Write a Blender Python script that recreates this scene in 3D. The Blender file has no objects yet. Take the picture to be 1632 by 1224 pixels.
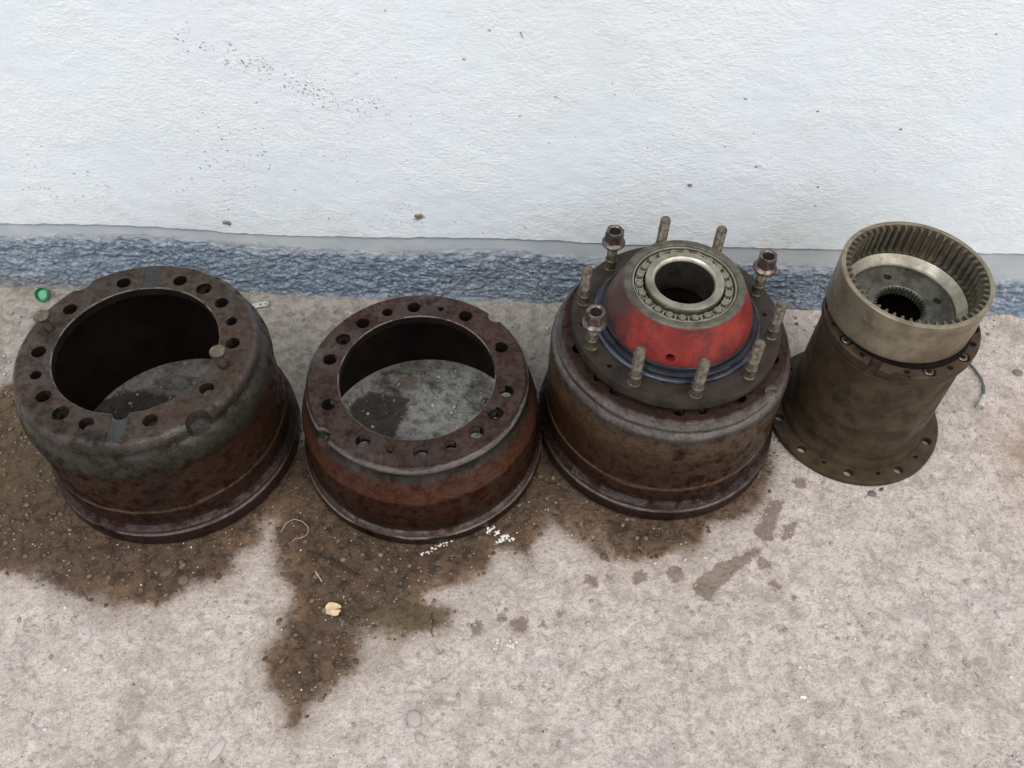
import bpy, bmesh, math, random
import numpy as np
from mathutils import Vector, Matrix
PI = math.pi
random.seed(7); RNG = np.random.RandomState(11)
C = bpy.context.scene.collection
sc = bpy.context.scene

# ------------------------------------------------------------------ camera
cam = bpy.data.cameras.new('camera'); camo = bpy.data.objects.new('camera', cam); C.objects.link(camo)
PITCH, ROLL, CH = 0.9203, 0.0181, 1.5114
fw = Vector((0, math.cos(PITCH), -math.sin(PITCH))); up = Vector((0, math.sin(PITCH), math.cos(PITCH))); rt = Vector((1, 0, 0))
r2 = math.cos(ROLL)*rt + math.sin(ROLL)*up; u2 = -math.sin(ROLL)*rt + math.cos(ROLL)*up
M = Matrix((r2, u2, -fw)).transposed().to_4x4(); M.translation = (0, 0, CH)
camo.matrix_world = M
cam.sensor_width = 36; cam.lens = 1427.9/1632*36; cam.clip_start = .02; cam.clip_end = 400
sc.camera = camo

# ------------------------------------------------------------------ world, sun, exposure
SUN_EL, SUN_AZ = math.radians(54), math.radians(-48)     # sun veiled, behind the photographer and to the left
w = bpy.data.worlds.new('World'); sc.world = w; w.use_nodes = True
nt = w.node_tree; nt.nodes.clear()
sky = nt.nodes.new('ShaderNodeTexSky'); sky.sky_type = 'NISHITA'; sky.sun_disc = False
sky.sun_elevation = SUN_EL; sky.sun_rotation = math.radians(180) - SUN_AZ*-1
sky.dust_density = 4; sky.air_density = 1; sky.ozone_density = 1
hs = nt.nodes.new('ShaderNodeHueSaturation'); hs.inputs['Saturation'].default_value = .6
bg = nt.nodes.new('ShaderNodeBackground'); bg.inputs['Strength'].default_value = .13
wo = nt.nodes.new('ShaderNodeOutputWorld')
nt.links.new(sky.outputs[0], hs.inputs['Color']); nt.links.new(hs.outputs[0], bg.inputs['Color']); nt.links.new(bg.outputs[0], wo.inputs[0])
sl = bpy.data.lights.new('sun', 'SUN'); sl.energy = 1.25; sl.angle = math.radians(32); sl.color = (1, .97, .93)
so = bpy.data.objects.new('sun', sl); C.objects.link(so)
sdir = Vector((math.sin(SUN_AZ)*math.cos(SUN_EL), -math.cos(SUN_AZ)*math.cos(SUN_EL), math.sin(SUN_EL)))
so.rotation_euler = sdir.to_track_quat('Z', 'Y').to_euler(); so.location = sdir*5
sc.view_settings.view_transform = 'Standard'; sc.view_settings.look = 'None'
sc.view_settings.exposure = 0.50; sc.view_settings.gamma = 1; sc.view_settings.use_curve_mapping = False

# ------------------------------------------------------------------ helpers
def setp(o, label=None, cat=None, group=None, kind=None):
    if label: o['label'] = label
    if cat: o['category'] = cat
    if group: o['group'] = group
    if kind: o['kind'] = kind
    return o
def empty(name, loc, label, cat, group=None, rz=0):
    o = bpy.data.objects.new(name, None); C.objects.link(o); o.location = loc; o.rotation_euler = (0, 0, rz)
    o.empty_display_size = .05
    return setp(o, label, cat, group)
def smooth(me, ang=32):
    me.shade_smooth() if hasattr(me, 'shade_smooth') else [setattr(p, 'use_smooth', True) for p in me.polygons]
    me.set_sharp_from_angle(angle=math.radians(ang))
def link(name, me, mats, parent=None, loc=(0, 0, 0), ang=32):
    if not isinstance(mats, (list, tuple)): mats = [mats]
    if not me.materials:
        for m in mats: me.materials.append(m)
    if ang: smooth(me, ang)
    me.name = name
    o = bpy.data.objects.new(name, me); C.objects.link(o); o.location = loc
    if parent: o.parent = parent
    return o
def mesh(v, f, name='mesh'):
    me = bpy.data.meshes.new(name); me.from_pydata([tuple(map(float, a)) for a in v], [], f); me.update(); return me
def refine(prof, step):
    out = []
    n = len(prof)
    for i in range(n):
        a, b = prof[i], prof[(i+1) % n]
        L = math.hypot(b[0]-a[0], b[1]-a[1]); k = max(1, int(L/step))
        for j in range(k): out.append((a[0]+(b[0]-a[0])*j/k, a[1]+(b[1]-a[1])*j/k))
    return out
def lathe(prof, segs=96, step=None, closed=True, rough=0, seed=0, flat=None):
    """prof: outline (r,z), counter-clockwise seen with r to the right"""
    if step and closed: prof = refine(prof, step)
    n = len(prof); v = []; f = []
    ph = [seed*1.7+k*2.1 for k in range(12)]
    for j in range(segs):
        a = 2*PI*j/segs
        for (r, z) in prof:
            rr, zz = r, z
            if rough and not (flat and flat(r, z)):
                d = (math.sin(3*a+ph[0]+z*21)+.7*math.sin(7*a+ph[1]-z*57)+.6*math.sin(16*a+ph[2]+z*90)*math.sin(z*130+ph[3])
                     + .5*math.sin(41*a+ph[4]+z*170)*math.sin(z*240+ph[5]+5*a))*rough
                rr += d; zz += d*.4 if z > .1 else 0
            v.append((rr*math.cos(a), rr*math.sin(a), zz))
    for j in range(segs):
        j2 = (j+1) % segs
        for i in range(n if closed else n-1):
            i2 = (i+1) % n
            f.append((j*n+i, j2*n+i, j2*n+i2, j*n+i2))
    me = mesh(v, f)
    if not closed:
        pass
    return me
def solid(prof, segs=24):
    """solid of revolution: prof runs from the axis at the bottom to the axis at the top (r=0 ends omitted, capped)"""
    n = len(prof); v = []; f = []
    for j in range(segs):
        a = 2*PI*j/segs
        for (r, z) in prof: v.append((r*math.cos(a), r*math.sin(a), z))
    for j in range(segs):
        j2 = (j+1) % segs
        for i in range(n-1): f.append((j*n+i, j2*n+i, j2*n+i+1, j*n+i+1))
    f.append(tuple(j*n for j in reversed(range(segs)))); f.append(tuple(j*n+n-1 for j in range(segs)))
    return mesh(v, f)
def box_me(sx, sy, sz, c=(0, 0, 0)):
    v = [(c[0]+sx*x/2, c[1]+sy*y/2, c[2]+sz*z/2) for x in (-1, 1) for y in (-1, 1) for z in (-1, 1)]
    return mesh(v, [(0, 1, 3, 2), (4, 6, 7, 5), (0, 4, 5, 1), (2, 3, 7, 6), (0, 2, 6, 4), (1, 5, 7, 3)])
def join_me(items):
    """items: (mesh, matrix)"""
    bm = bmesh.new()
    for me, mx in items:
        t = me.copy(); t.transform(mx); bm.from_mesh(t); bpy.data.meshes.remove(t)
    me = bpy.data.meshes.new('joined'); bm.to_mesh(me); bm.free(); return me
def T(x, y, z, rz=0): return Matrix.Translation((x, y, z)) @ Matrix.Rotation(rz, 4, 'Z')
def cut(me, items):
    """boolean difference, baked"""
    o = bpy.data.objects.new('tmp_a', me); C.objects.link(o)
    cm = join_me(items)
    bm = bmesh.new(); bm.from_mesh(cm); bmesh.ops.recalc_face_normals(bm, faces=bm.faces); bm.to_mesh(cm); bm.free()
    bm = bmesh.new(); bm.from_mesh(me); bmesh.ops.recalc_face_normals(bm, faces=bm.faces); bm.to_mesh(me); bm.free()
    c = bpy.data.objects.new('tmp_b', cm); C.objects.link(c)
    m = o.modifiers.new('b', 'BOOLEAN'); m.operation = 'DIFFERENCE'; m.solver = 'EXACT'; m.use_self = True; m.object = c
    dg = bpy.context.evaluated_depsgraph_get(); dg.update()
    r = bpy.data.meshes.new_from_object(o.evaluated_get(dg))
    bpy.data.objects.remove(o); bpy.data.objects.remove(c)
    r.materials.clear()
    return r
def hole_cutter(r, z0, z1, ch=.0012, segs=28):
    """drill with a countersunk mouth at z1"""
    return solid([(r, z0), (r, z1-ch), (r+ch, z1), (r+ch*2, z1+.004)], segs)
def tube(pts, r, segs=8, radii=None):
    v = []; f = []; n = len(pts); pts = [Vector(p) for p in pts]
    for i, p in enumerate(pts):
        d = (pts[min(i+1, n-1)]-pts[max(i-1, 0)]).normalized()
        s = d.cross(Vector((0, 0, 1))); s = s.normalized() if s.length > 1e-4 else Vector((1, 0, 0)); t = s.cross(d)
        rr = radii[i] if radii else r
        for k in range(segs):
            a = 2*PI*k/segs; v.append(p+s*math.cos(a)*rr+t*math.sin(a)*rr)
    for i in range(n-1):
        for k in range(segs):
            k2 = (k+1) % segs; f.append((i*segs+k, i*segs+k2, (i+1)*segs+k2, (i+1)*segs+k))
    f.append(tuple(reversed(range(segs)))); f.append(tuple((n-1)*segs+k for k in range(segs)))
    return mesh(v, f)
def sub_dup(src, parent, name=None):
    o = src.copy(); C.objects.link(o); o.parent = parent
    for ch in list(src.children):
        c = ch.copy(); C.objects.link(c); c.parent = o
    return o

# ------------------------------------------------------------------ numpy noise
def vnoise(x, y, seed=0):
    xi = np.floor(x).astype(np.int64); yi = np.floor(y).astype(np.int64)
    xf = x-xi; yf = y-yi
    def h(a, b):
        n = (a*374761393+b*668265263+seed*974711) & 0x7fffffff
        n = ((n ^ (n >> 13))*1274126177) & 0x7fffffff
        return ((n ^ (n >> 16)) & 0xffff)/65535.
    u = xf*xf*(3-2*xf); v = yf*yf*(3-2*yf)
    return (h(xi, yi)*(1-u)+h(xi+1, yi)*u)*(1-v)+(h(xi, yi+1)*(1-u)+h(xi+1, yi+1)*u)*v
def fbm(x, y, o=4, seed=0, g=.5):
    s = 0; a = 1; t = 0
    for k in range(o):
        s = s+a*(vnoise(x*2**k+k*17.3, y*2**k-k*9.1, seed+k)-.5); t += a; a *= g
    return s/t*2
def ridged(x, y, o=3, seed=0):
    s = 0; a = 1; t = 0
    for k in range(o):
        s = s+a*(1-2*np.abs(vnoise(x*2**k+k*7.3, y*2**k+k*5.1, seed+k)-.5)); t += a; a *= .5
    return s/t

# ------------------------------------------------------------------ node helper
class N:
    def __init__(s, name):
        s.m = bpy.data.materials.new(name); s.m.use_nodes = True; s.t = s.m.node_tree
        s.b = s.t.nodes['Principled BSDF']; s.tc = s.n('ShaderNodeTexCoord')
    def n(s, k, **kw):
        x = s.t.nodes.new(k)
        for a, b in kw.items(): setattr(x, a, b)
        return x
    def l(s, a, b): s.t.links.new(a, b)
    def inp(s, node, key, val):
        i = node.inputs[key]
        if hasattr(val, 'node'): s.l(val, i)
        else: i.default_value = val
    @property
    def obj(s): return s.tc.outputs['Object']
    def scale(s, v, sc_, loc=(0, 0, 0)):
        m = s.n('ShaderNodeMapping'); s.l(v, m.inputs[0]); m.inputs['Scale'].default_value = sc_; m.inputs['Location'].default_value = loc; return m.outputs[0]
    def noise(s, v, scale, detail=4, rough=.55, dist=0):
        x = s.n('ShaderNodeTexNoise'); s.l(v, x.inputs['Vector']); x.inputs['Scale'].default_value = scale
        x.inputs['Detail'].default_value = detail; x.inputs['Roughness'].default_value = rough; x.inputs['Distortion'].default_value = dist
        return x.outputs['Fac']
    def vor(s, v, scale, feat='F1', out='Distance', rnd=1):
        x = s.n('ShaderNodeTexVoronoi', feature=feat); s.l(v, x.inputs['Vector']); x.inputs['Scale'].default_value = scale
        x.inputs['Randomness'].default_value = rnd
        return x.outputs[out]
    def math(s, op, a, b=0., c=None, clamp=False):
        x = s.n('ShaderNodeMath', operation=op); x.use_clamp = clamp; s.inp(x, 0, a); s.inp(x, 1, b)
        if c is not None: s.inp(x, 2, c)
        return x.outputs[0]
    def rng(s, v, a, b, c=0., d=1., smooth=True):
        x = s.n('ShaderNodeMapRange'); x.interpolation_type = 'SMOOTHSTEP' if smooth else 'LINEAR'
        s.inp(x, 0, v); x.inputs[1].default_value = a; x.inputs[2].default_value = b; s.inp(x, 3, c); s.inp(x, 4, d); return x.outputs[0]
    def mix(s, f, a, b, mode='MIX'):
        x = s.n('ShaderNodeMix', data_type='RGBA', blend_type=mode); s.inp(x, 'Factor', f)
        for i, v in ((6, a), (7, b)):
            if hasattr(v, 'node'): s.l(v, x.inputs[i])
            else: x.inputs[i].default_value = (*v, 1) if len(v) == 3 else v
        return x.outputs[2]
    def ramp(s, v, stops, interp='LINEAR'):
        x = s.n('ShaderNodeValToRGB'); s.l(v, x.inputs[0]); cr = x.color_ramp; cr.interpolation = interp
        while len(cr.elements) < len(stops): cr.elements.new(.5)
        for e, (p, c) in zip(cr.elements, stops):
            e.position = p; e.color = (*c, 1) if len(c) == 3 else c
        return x.outputs[0]
    def sep(s, v): x = s.n('ShaderNodeSeparateXYZ'); s.l(v, x.inputs[0]); return x.outputs
    def comb(s, x_, y_, z_):
        x = s.n('ShaderNodeCombineXYZ'); s.inp(x, 0, x_); s.inp(x, 1, y_); s.inp(x, 2, z_); return x.outputs[0]
    def attr(s, name): x = s.n('ShaderNodeAttribute'); x.attribute_name = name; return x.outputs
    def bump(s, h, strength=.5, dist=.001, normal=None):
        x = s.n('ShaderNodeBump'); s.l(h, x.inputs['Height']); x.inputs['Strength'].default_value = strength; x.inputs['Distance'].default_value = dist
        if normal: s.l(normal, x.inputs['Normal'])
        return x.outputs[0]
    def out(s, col=None, rough=None, bump=None, metal=None, spec=None):
        if col is not None: s.inp(s.b, 'Base Color', col if hasattr(col, 'node') else (*col, 1))
        if rough is not None: s.inp(s.b, 'Roughness', rough)
        if metal is not None: s.inp(s.b, 'Metallic', metal)
        if spec is not None: s.inp(s.b, 'Specular IOR Level', spec)
        if bump is not None: s.l(bump, s.b.inputs['Normal'])
        return s.m
    def polar(s, off=(0, 0, 0)):
        """(angle, radius, z) of the thing, for marks that run round a turned surface"""
        q = s.sep(s.obj)
        a = s.math('ARCTAN2', q[1], q[0]); r = s.math('SQRT', s.math('ADD', s.math('MULTIPLY', q[0], q[0]), s.math('MULTIPLY', q[1], q[1])))
        return a, r, q[2]

def mat_drum(name, H, stops, face=(.05, .038, .036), face2=(.075, .045, .042), blue=.25, off=0., cyc=1.0, grime=(.013, .013, .011)):
    """oily rusty cast iron; bands of rust, scale, old paint and painted highlights follow the height on the casting"""
    k = N(name); a, r, z = k.polar()
    p = k.scale(k.obj, (1, 1, 1), (off, off*2, off*.3))
    n1 = k.noise(p, 9, 5, .6); n2 = k.noise(p, 45, 5, .65); n3 = k.noise(p, 260, 4, .6)
    zz = k.math('ADD', z, k.math('MULTIPLY', k.math('SUBTRACT', n1, .5), .022)); zz = k.math('ADD', zz, k.math('MULTIPLY', k.math('SUBTRACT', n2, .5), .006))
    side = k.ramp(k.math('DIVIDE', zz, H), [(s_/H if s_ > 0 else 0, c) for s_, c in stops])
    fcol = k.mix(k.rng(n1, .38, .62), face, face2)
    fcol = k.mix(k.rng(n2, .5, .75), fcol, [c*1.45 for c in face])
    isface = k.rng(z, H-.0026, H-.0012)
    col = k.mix(isface, side, fcol)
    # lathe-turned streaks round the casting
    st = k.noise(k.comb(k.math('MULTIPLY', k.math('SINE', a), 1.2), k.math('MULTIPLY', k.math('COSINE', a), 1.2), k.math('MULTIPLY', z, 260)), 2.2, 5, .6)
    col = k.mix(k.rng(st, .35, .7, 0, .5), col, k.mix(1, col, (1.5, 1.45, 1.4), 'MULTIPLY'))
    # grime blotches
    g = k.noise(p, 6.3, 6, .7, .6)
    col = k.mix(k.rng(g, .52, .72, 0, .8), col, grime)
    # greyish dust and scuffed metal
    d = k.math('MULTIPLY', k.rng(n3, .56, .72), k.rng(n1, .4, .62))
    col = k.mix(k.math('MULTIPLY', d, .35), col, (.17, .15, .14))
    # bluish scale on the shoulder, with its blue-grey highlight painted into the colour
    shoulder = k.math('MULTIPLY', k.rng(z, H-.05, H-.012), k.rng(k.noise(p, 5, 3, .5), .5, .68))
    shoulder = k.math('MULTIPLY', shoulder, k.rng(k.noise(p, 34, 5, .7, .8), .46, .56))
    col = k.mix(k.math('MULTIPLY', shoulder, blue), col, (.12, .14, .165))
    col = k.mix(k.rng(k.noise(p, 110, 6, .72), .45, .62, 0, .55), col, k.mix(1, col, (.35, .33, .32), 'MULTIPLY'))
    col = k.mix(k.rng(k.noise(p, 75, 6, .75), .56, .66, 0, .3), col, k.mix(1, col, (2.1, 2.0, 1.9), 'MULTIPLY'))
    chp = k.noise(p, 30, 8, .8, 1.2)
    col = k.mix(k.rng(chp, .55, .60, 0, .28), col, k.mix(1, col, (.38, .36, .36), 'MULTIPLY'))
    col = k.mix(k.rng(chp, .42, .37, 0, .14), col, k.mix(1, col, (1.9, 1.7, 1.5), 'MULTIPLY'))
    col = k.mix(1, col, (.40, .325, .27), 'MULTIPLY')
    edge = k.math('MULTIPLY', k.rng(k.math('ABSOLUTE', k.math('SUBTRACT', r, .1435)), .0016, .0004), k.rng(z, H-.004, H-.002))
    edge = k.math('MULTIPLY', edge, k.rng(n2, .42, .55)); col = k.mix(k.math('MULTIPLY', edge, .4), col, (.28, .26, .23))
    rough = k.math('ADD', k.rng(n1, .35, .65, .26, .46), k.rng(n2, .4, .62, 0, .22))
    # oily sheen where the shoulder and the rims are wiped clean
    oily = k.math('MULTIPLY', k.math('MAXIMUM', k.math('MULTIPLY', k.rng(z, H-.045, H-.03), k.rng(z, H-.001, H-.004)), k.rng(z, .055, .04)), k.rng(n1, .38, .52))
    rough = k.math('SUBTRACT', rough, k.math('MULTIPLY', oily, .14))
    h = k.math('ADD', k.math('MULTIPLY', n3, .4), k.math('MULTIPLY', n2, .9)); h = k.math('ADD', h, k.math('MULTIPLY', st, .25))
    return k.out(col, rough, k.bump(h, .9, .0030), 0., k.math('ADD', k.math('MULTIPLY', k.rng(n2, .62, .42), .30), k.math('MULTIPLY', oily, .35)))

def mat_dark(name, c1=(.005, .004, .0035), c2=(.012, .007, .005)):
    k = N(name); n1 = k.noise(k.obj, 22, 5, .6); n2 = k.noise(k.obj, 180, 4, .6)
    return k.out(k.mix(k.rng(n1, .35, .7), c1, c2), .75, k.bump(n2, .5, .001), 0, .12)

def mat_steel(name, base, dark, rough=(.3, .55), metal=.7, scale=60, stain=None, streak=True, bumpd=.0005):
    k = N(name); a, r, z = k.polar()
    n1 = k.noise(k.obj, scale, 5, .62); n2 = k.noise(k.obj, scale*6, 3, .6); n0 = k.noise(k.obj, scale*.25, 3, .5)
    col = k.mix(k.rng(n1, .38, .68), base, dark)
    col = k.mix(k.rng(n0, .5, .7, 0, .4), col, stain or dark)
    h = n2
    if streak:
        st = k.noise(k.comb(k.math('MULTIPLY', k.math('SINE', a), 1.), k.math('MULTIPLY', k.math('COSINE', a), 1.), k.math('MULTIPLY', k.math('ADD', z, r), 400)), 2., 4, .6)
        col = k.mix(k.rng(st, .4, .7, 0, .35), col, k.mix(1, col, (1.6, 1.6, 1.6), 'MULTIPLY'))
        h = k.math('ADD', n2, k.math('MULTIPLY', st, .6))
    return k.out(col, k.rng(n1, .3, .7, rough[0], rough[1]), k.bump(h, .4, bumpd), metal, .22)

def mat_plain(name, c, rough=.6, var=.25, scale=40, bump=.4, bd=.0006, metal=0, spec=.4):
    k = N(name); n1 = k.noise(k.obj, scale, 4, .6); n2 = k.noise(k.obj, scale*5, 3, .6)
    lo = [x*(1-var) for x in c]; hi = [min(1, x*(1+var)) for x in c]
    return k.out(k.mix(k.rng(n1, .3, .7), lo, hi), rough, k.bump(n2, bump, bd), metal, spec)

# =================================================================== SETTING
WK = -.015
def wall_y(x): return 1.400+WK*x
PL = np.array([(-8, .183), (-1.1, .184), (-.95, .187), (-.75, .187), (-.65, .181), (-.56, .173), (-.43, .170), (-.2, .179), (0, .1825), (.1, .180), (.24, .174), (.57, .1765), (1.07, .180), (1.4, .178), (8, .178)])
RT = np.array([(-8, .15), (-1.1, .152), (-.82, .166), (-.56, .142), (-.3, .134), (-.16, .144), (0, .153), (.15, .132), (.58, .131), (1.06, .108), (1.4, .12), (8, .12)])
def axis(fine0, fine1, step, far0, far1):
    a = list(np.arange(fine0, fine1+step*.5, step))
    s = step; x = fine1
    while x < far1: s *= 1.35; x = min(far1, x+s); a.append(x)
    s = step; x = fine0; pre = []
    while x > far0: s *= 1.35; x = max(far0, x-s); pre.append(x)
    return np.array(pre[::-1]+a)
def grid_mesh(X, Y, Z):
    n, m = X.shape
    v = np.stack([X, Y, Z], -1).reshape(-1, 3).astype(np.float32)
    i = np.arange(n*m).reshape(n, m)
    f = np.stack([i[:-1, :-1], i[:-1, 1:], i[1:, 1:], i[1:, :-1]], -1).reshape(-1, 4)
    me = bpy.data.meshes.new('grid')
    me.vertices.add(len(v)); me.vertices.foreach_set('co', v.ravel())
    me.loops.add(f.size); me.loops.foreach_set('vertex_index', f.ravel().astype(np.int32))
    me.polygons.add(len(f)); me.polygons.foreach_set('loop_start', np.arange(0, f.size, 4, dtype=np.int32))
    me.update(); me.validate()
    return me
def add_attr(me, name, arr):
    at = me.attributes.new(name, 'FLOAT', 'POINT'); at.data.foreach_set('value', arr.reshape(-1).astype(np.float32))

# ---- oil and dirt stains on the concrete, as outlines on the ground
MAIN = [(-1.138, 1.079), (-1.3, .9), (-1.25, .72), (-0.985, 0.683), (-0.922, 0.696), (-0.861, 0.685), (-0.795, 0.656), (-0.718, 0.64), (-0.685, 0.621), (-0.677, 0.635), (-0.612, 0.642), (-0.574, 0.67), (-0.522, 0.689), (-0.497, 0.704), (-0.494, 0.748), (-0.462, 0.762), (-0.453, 0.808), (-0.442, 0.749), (-0.429, 0.706), (-0.39, 0.676), (-0.399, 0.634), (-0.405, 0.605), (-0.422, 0.56), (-0.408, 0.501), (-0.383, 0.475), (-0.36, 0.43), (-0.335, 0.435), (-0.319, 0.466), (-0.281, 0.498), (-0.248, 0.53), (-0.247, 0.585), (-0.184, 0.587), (-0.147, 0.599), (-0.098, 0.611), (-0.089, 0.652), (-0.141, 0.669), (-0.124, 0.679), (-0.068, 0.688), (-0.035, 0.72), (-0.025, 0.758), (0.006, 0.758), (0.041, 0.734), (0.052, 0.779), (0.082, 0.809), (0.14, 0.778), (0.174, 0.743), (0.237, 0.744), (0.284, 0.749), (0.356, 0.772), (0.385, 0.818), (0.435, 0.83), (0.486, 0.854), (0.509, 0.882), (0.508, 0.917), (0.534, 0.969), (0.526, 1.036), (0.43, 1.034), (0.058, 1.026), (-0.017, 0.95), (-0.315, 0.943), (-0.439, 1.015), (-0.499, 0.999), (-0.902, 0.99), (-1.044, 1.147)]
LIGHT = [[(0.501, 0.882), (0.531, 0.88), (0.512, 0.834), (0.499, 0.794), (0.472, 0.791), (0.464, 0.813)],
         [(0.463, 0.783), (0.468, 0.767), (0.405, 0.71), (0.361, 0.67), (0.333, 0.678), (0.33, 0.702), (0.361, 0.725), (0.405, 0.753)],
         [(0.517, 0.827), (0.545, 0.832), (0.532, 0.797), (0.515, 0.794)]]
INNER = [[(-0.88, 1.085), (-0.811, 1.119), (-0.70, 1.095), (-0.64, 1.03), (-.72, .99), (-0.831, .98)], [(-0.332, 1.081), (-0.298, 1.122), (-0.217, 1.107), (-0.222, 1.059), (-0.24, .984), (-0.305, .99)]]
BLOBS = [(0.471, 0.742, 0.013), (0.485, 0.703, 0.009), (0.514, 0.675, 0.006), (0.305, 0.72, 0.015), (0.241, 0.713, 0.012), (0.149, 0.705, 0.012), (0.182, 0.709, 0.006), (0.019, 0.619, 0.017), (-0.01, 0.63, 0.008), (0.093, 0.638, 0.007), (0.062, 0.62, 0.006), (-0.117, 0.565, 0.008), (-0.054, 0.612, 0.012), (-0.699, 1.206, 0.011), (-0.657, 1.198, 0.009), (-0.724, 1.197, 0.015), (-0.546, 1.076, 0.01), (-0.221, 1.149, 0.015), (-0.061, 1.152, 0.011), (0.569, 0.918, 0.013), (0.571, 1.022, 0.015)]
def sdf(P, X, Y):
    """signed distance, positive inside"""
    d = np.full(X.shape, 1e9); ins = np.zeros(X.shape, bool); n = len(P)
    for i in range(n):
        x0, y0 = P[i]; x1, y1 = P[(i+1) % n]
        dx, dy = x1-x0, y1-y0
        t = np.clip(((X-x0)*dx+(Y-y0)*dy)/(dx*dx+dy*dy), 0, 1)
        d = np.minimum(d, np.hypot(X-x0-t*dx, Y-y0-t*dy))
        c = ((y0 > Y) != (y1 > Y)) & (X < (x1-x0)*(Y-y0)/((y1-y0) if y1 != y0 else 1e-9)+x0)
        ins ^= c
    return np.where(ins, d, -d)

gx = axis(-1.45, 1.45, .004, -30, 30); gy = axis(.16, 1.43, .004, -30, 1.9)
GX, GY = np.meshgrid(gx, gy)
fade = np.clip((1.9-np.abs(GX))/.3, 0, 1)
GZ = (-.0012+.0016*fbm(GX*7, GY*7, 3, 1)+.0011*fbm(GX*45, GY*45, 3, 5)+.0006*fbm(GX*160, GY*160, 2, 9))*fade
pit = fbm(GX*70, GY*70, 2, 31); GZ -= .0016*np.clip((pit-.45)/.2, 0, 1)*fade
rise = np.clip((GY-(1.33+.02*fbm(GX*9, GY*0, 3, 77)))/.05, 0, 1); GZ += rise*rise*.006*fade     # mortar swept up against the wall
main = sdf(MAIN, GX, GY)+.012*fbm(GX*26, GY*26, 4, 51, .6)
light = np.full(GX.shape, -1.)
for P in LIGHT: light = np.maximum(light, sdf(P, GX, GY)+.006*fbm(GX*60, GY*60, 3, 61))
for (bx, by, br) in BLOBS: light = np.maximum(light, br*1.1-np.hypot(GX-bx, GY-by)+.006*fbm(GX*70, GY*70, 3, 63))
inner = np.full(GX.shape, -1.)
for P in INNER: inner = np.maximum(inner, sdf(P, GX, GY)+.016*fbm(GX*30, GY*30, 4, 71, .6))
me = grid_mesh(GX, GY, GZ)
add_attr(me, 'main', main); add_attr(me, 'light', light); add_attr(me, 'inner', inner)

k = N('concrete'); P0 = k.obj; q = k.sep(P0)
warp = k.n('ShaderNodeVectorMath', operation='ADD'); nn = k.n('ShaderNodeTexNoise'); k.l(P0, nn.inputs['Vector']); nn.inputs['Scale'].default_value = 55; nn.inputs['Detail'].default_value = 5
sc1 = k.n('ShaderNodeVectorMath', operation='SCALE'); k.l(nn.outputs['Color'], sc1.inputs[0]); sc1.inputs['Scale'].default_value = .013
k.l(P0, warp.inputs[0]); k.l(sc1.outputs[0], warp.inputs[1]); PW = warp.outputs[0]
big = k.noise(P0, 2.6, 4, .55); mid = k.noise(P0, 17, 5, .62); fine = k.noise(P0, 120, 5, .68); gr = k.noise(P0, 520, 3, .6)
col = k.mix(k.rng(big, .36, .64), (.46, .40, .345), (.445, .405, .385))
f2 = k.noise(PW, 48, 6, .72, .5); f3 = k.noise(PW, 250, 4, .7)
m2 = k.noise(PW, 9, 4, .6, .4); col = k.mix(k.rng(m2, .42, .6, 0, .8), col, (.60, .535, .50)); col = k.mix(k.rng(k.noise(P0, 4.2, 4, .6, .3), .46, .60, 0, .75), col, (.37, .32, .275)); col = k.mix(k.rng(mid, .40, .62), col, (.57, .505, .46))
col = k.mix(k.rng(f2, .36, .50, .6, 0), col, (.27, .225, .185))
col = k.mix(k.rng(f2, .52, .66, 0, .6), col, (.70, .635, .59))
col = k.mix(k.rng(f3, .38, .47, .5, 0), col, (.22, .19, .16))
col = k.mix(k.rng(fine, .48, .68, 0, .5), col, (.28, .24, .21))
col = k.mix(k.rng(gr, .52, .72, 0, .5), col, (.55, .50, .46))
vc = k.n('ShaderNodeTexVoronoi'); k.l(PW, vc.inputs['Vector']); vc.inputs['Scale'].default_value = 95
vcs = k.sep(vc.outputs['Color'])
peb = k.math('MULTIPLY', k.rng(vc.outputs['Distance'], .42, .30), k.rng(vcs[0], .55, .6))
pcol = k.mix(vcs[1], (.30, .27, .25), (.56, .52, .47))
col = k.mix(k.math('MULTIPLY', peb, .5), col, pcol)
v2 = k.n('ShaderNodeTexVoronoi'); k.l(P0, v2.inputs['Vector']); v2.inputs['Scale'].default_value = 190
v2s = k.sep(v2.outputs['Color'])
v3 = k.n('ShaderNodeTexVoronoi'); k.l(PW, v3.inputs['Vector']); v3.inputs['Scale'].default_value = 58
v3s = k.sep(v3.outputs['Color'])
st3 = k.math('MULTIPLY', k.rng(v3.outputs['Distance'], .50, .34), k.rng(v3s[0], .80, .84))
ring3 = k.math('MULTIPLY', k.rng(k.math('ABSOLUTE', k.math('SUBTRACT', v3.outputs['Distance'], .44)), .08, .02), k.rng(v3s[0], .80, .84))
col = k.mix(k.math('MULTIPLY', st3, .42), col, k.mix(v3s[1], (.36, .31, .27), (.66, .60, .55))); col = k.mix(k.math('MULTIPLY', ring3, .06), col, (.24, .20, .17))
spk = k.math('MULTIPLY', k.rng(v2.outputs['Distance'], .33, .2), k.rng(v2s[0], .965, .975))
spkd = k.math('MULTIPLY', k.rng(v2.outputs['Distance'], .3, .15), k.rng(v2s[1], .93, .95))
# greyer, greener strip near the wall, its darkening partly weaker light painted in
near = k.math('MULTIPLY', k.rng(q[1], 0.95, 1.22), k.rng(k.math('ADD', q[0], k.math('MULTIPLY', big, .4)), 1.0, .5))
col = k.mix(k.math('MULTIPLY', near, .8), col, k.mix(k.rng(f2, .35, .65), (.17, .162, .135), (.33, .32, .28)))
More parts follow.
